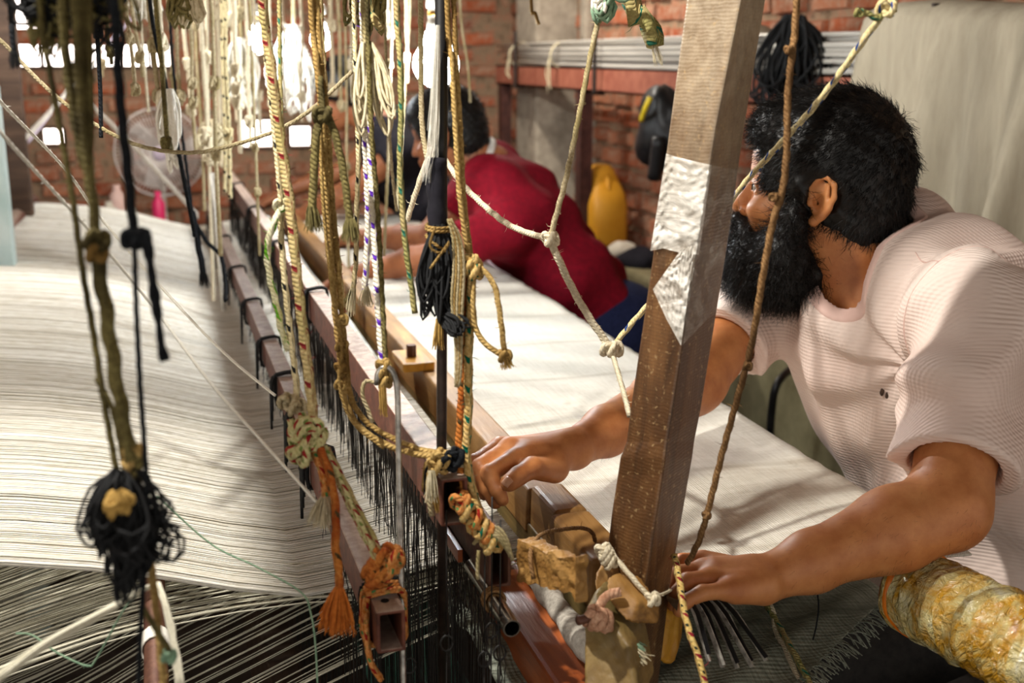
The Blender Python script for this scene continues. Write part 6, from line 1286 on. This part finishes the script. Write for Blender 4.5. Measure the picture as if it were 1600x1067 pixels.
# ================================================================ blurred harness cords further back
def cords(label, group, specs, cat='rope', name='harness_rope'):
    for x0, x1, y1, d_, rr_, mt, knots in specs:
        P = [(x0, 0, d_), (x0*.7+x1*.3+random.uniform(-2, 2), y1*.3, d_), (x0*.35+x1*.65+random.uniform(-2, 2), y1*.65, d_), (x1, y1, d_)]
        r_ = rope(name, label % ORD[specs.index((x0, x1, y1, d_, rr_, mt, knots))], P, rr_, mt, fuzz=0, cat=cat, group=group, n=6, ridge=.1)
        for ky in knots:
            t_ = ky/y1; knot(r_, (x0+(x1-x0)*t_, ky, d_-.004), rr_*1.8, rr_*.85, mt, fuzz=0, sq=2.2)
CRM, OLV, BLK, WHT = 'rope_cream', 'rope_olive', 'rope_black', 'rope_white'
cords('%s from the left of the pale blurred harness ropes clustered in front of the fan', 'harness cords in front of the fan', [
    (196, 212, 150, 1.9, .0035, CRM, (60, 140)), (205, 224, 120, 2.1, .004, CRM, (90,)), (218, 232, 175, 2.3, .003, WHT, ()), (232, 250, 160, 2.0, .0045, CRM, (70, 150)), (243, 262, 235, 1.8, .004, OLV, (225,)),
    (247, 258, 200, 2.0, .0055, WHT, (66, 155)), (262, 275, 190, 2.4, .003, CRM, (120,)), (272, 283, 165, 2.2, .004, CRM, (150,)), (285, 300, 185, 2.5, .0045, WHT, (100, 172)), (294, 306, 235, 2.3, .004, CRM, (130, 160)), (160, 175, 100, 1.9, .0035, OLV, (80,)), (152, 160, 120, 2.4, .004, CRM, (100,))])
cords('%s from the left in the dense pale rope cluster left of the red-flecked rope', 'harness cords left of the red-flecked rope', [
    (305, 320, 330, 2.6, .004, CRM, (40, 215, 230)), (312, 326, 250, 2.4, .0055, WHT, (210, 225, 240)), (322, 334, 470, 2.6, .0048, WHT, (90, 250)), (330, 345, 400, 2.2, .0045, CRM, (130, 240)), (338, 350, 260, 2.8, .006, WHT, (20, 250)), (346, 352, 300, 2.5, .0045, 'rope_black_fleck', ()),
    (352, 360, 310, 2.4, .0045, 'rope_black_fleck', (210,)), (360, 372, 190, 2.7, .006, WHT, (30, 120, 150)), (366, 376, 240, 2.3, .005, WHT, (110, 140, 160)), (375, 385, 165, 2.6, .005, CRM, (20, 140)), (383, 392, 230, 2.5, .0045, WHT, (190,)), (390, 406, 400, 2.3, .003, CRM, (230, 300)), (396, 408, 210, 2.9, .005, WHT, (150,)), (420, 428, 210, 2.6, .0045, WHT, (160,))])
cords('%s from the left of the dark blurred harness ropes near the olive bundle', 'dark harness cords', [(130, 142, 200, 1.2, .003, BLK, ()), (150, 158, 215, 1.3, .0025, BLK, (50,)), (234, 305, 370, 1.9, .0038, BLK, ())])
cords('%s from the left of the pale blurred ropes hanging behind the bulbs', 'harness cords behind the bulbs', [
    (440, 446, 170, 3.2, .0045, WHT, ()), (458, 462, 130, 3.4, .006, CRM, (120,)), (470, 472, 190, 3.2, .0045, WHT, (150,)), (516, 520, 150, 3.0, .0055, WHT, (40, 140)), (528, 534, 175, 2.9, .0045, CRM, (165,)), (538, 545, 420, 2.9, .0035, CRM, (260,)), (548, 552, 160, 3.0, .0055, WHT, (30, 100)),
    (604, 610, 60, 2.4, .005, WHT, (50,)), (612, 600, 400, 2.2, .003, CRM, (100,)), (634, 636, 130, 2.3, .0035, CRM, (90,)), (719, 735, 160, 3.0, .003, CRM, ()), (640, 620, 330, 2.4, .0035, CRM, ())])
# yarn cones / pale tufts hanging between
for i, (x, y0_, y1_, w__, d_, mt) in enumerate(((264, 140, 265, .022, 1.9, 'white_cord'), (285, -30, 40, .028, 1.7, 'olive_yarn'), (300, -20, 45, .022, 1.7, 'cream_yarn'), (372, 60, 175, .05, 2.6, 'white_cord'), (455, 40, 190, .085, 3.4, 'white_cord'), (328, 190, 240, .05, 2.5, 'cream_yarn'), (566, -50, 45, .035, 1.5, 'olive_yarn'), (222, -30, 40, .04, 2.3, 'white_cord'))):
    hank('yarn_hank', ['cream looped hank hanging in front of the fan cage', 'olive yarn tuft at the top left of the harness', 'cream yarn tuft beside the olive one at the top', 'glaring white yarn loops beside the left bulb', 'broad pale skein hanging between the two far bulbs', 'tangled cream yarn at the head of the first bar', 'green-grey yarn rag at the top above the folded hank', 'white yarn loops at the top in front of the sunlit slot'][i], (x, y0_, d_), (x, y1_, d_), w__, mt, 22, .0026, jit=.6)
# dark cord dropping to the warp edge with tassel, and steel rod between
r = rope('black_rope', 'dark frayed rope hanging to the far edge of the white warp', [(300, 330, 2.3), (306, 360, 2.3), (312, 395, 2.3), (318, 425, 2.3)], .006, 'rope_black', up=False); tassel(r, (316, 420, 2.3), (321, 450, 2.3), .012, 'dark_yarn', 40, w=.0008)
rope('upper_part', None, [(300, 330, 2.3), (290, 250, 2.3), (272, 120, 2.3), D(265, 20, 2.3)], .003, 'rope_black', parent=r, up=False)
rope('dark_rope', 'dark cord curving from the hanging black rope over to the first bar', [(306, 350, 2.3), (325, 380, 2.3), (345, 400, 2.3), (352, 440, 2.25), (352, 470, 2.2)], .004, 'rope_black', up=False)
mb = MB(); mb.tube(px([(330, 270, 2.6), (338, 350, 2.6), (350, 485, 2.6)]), .006, 8); tag(mb.build('hanging_rod', 'rod_steel', None, True), 'pale thin rod hanging upright over the dark warp edge beside the first bar', 'rod')
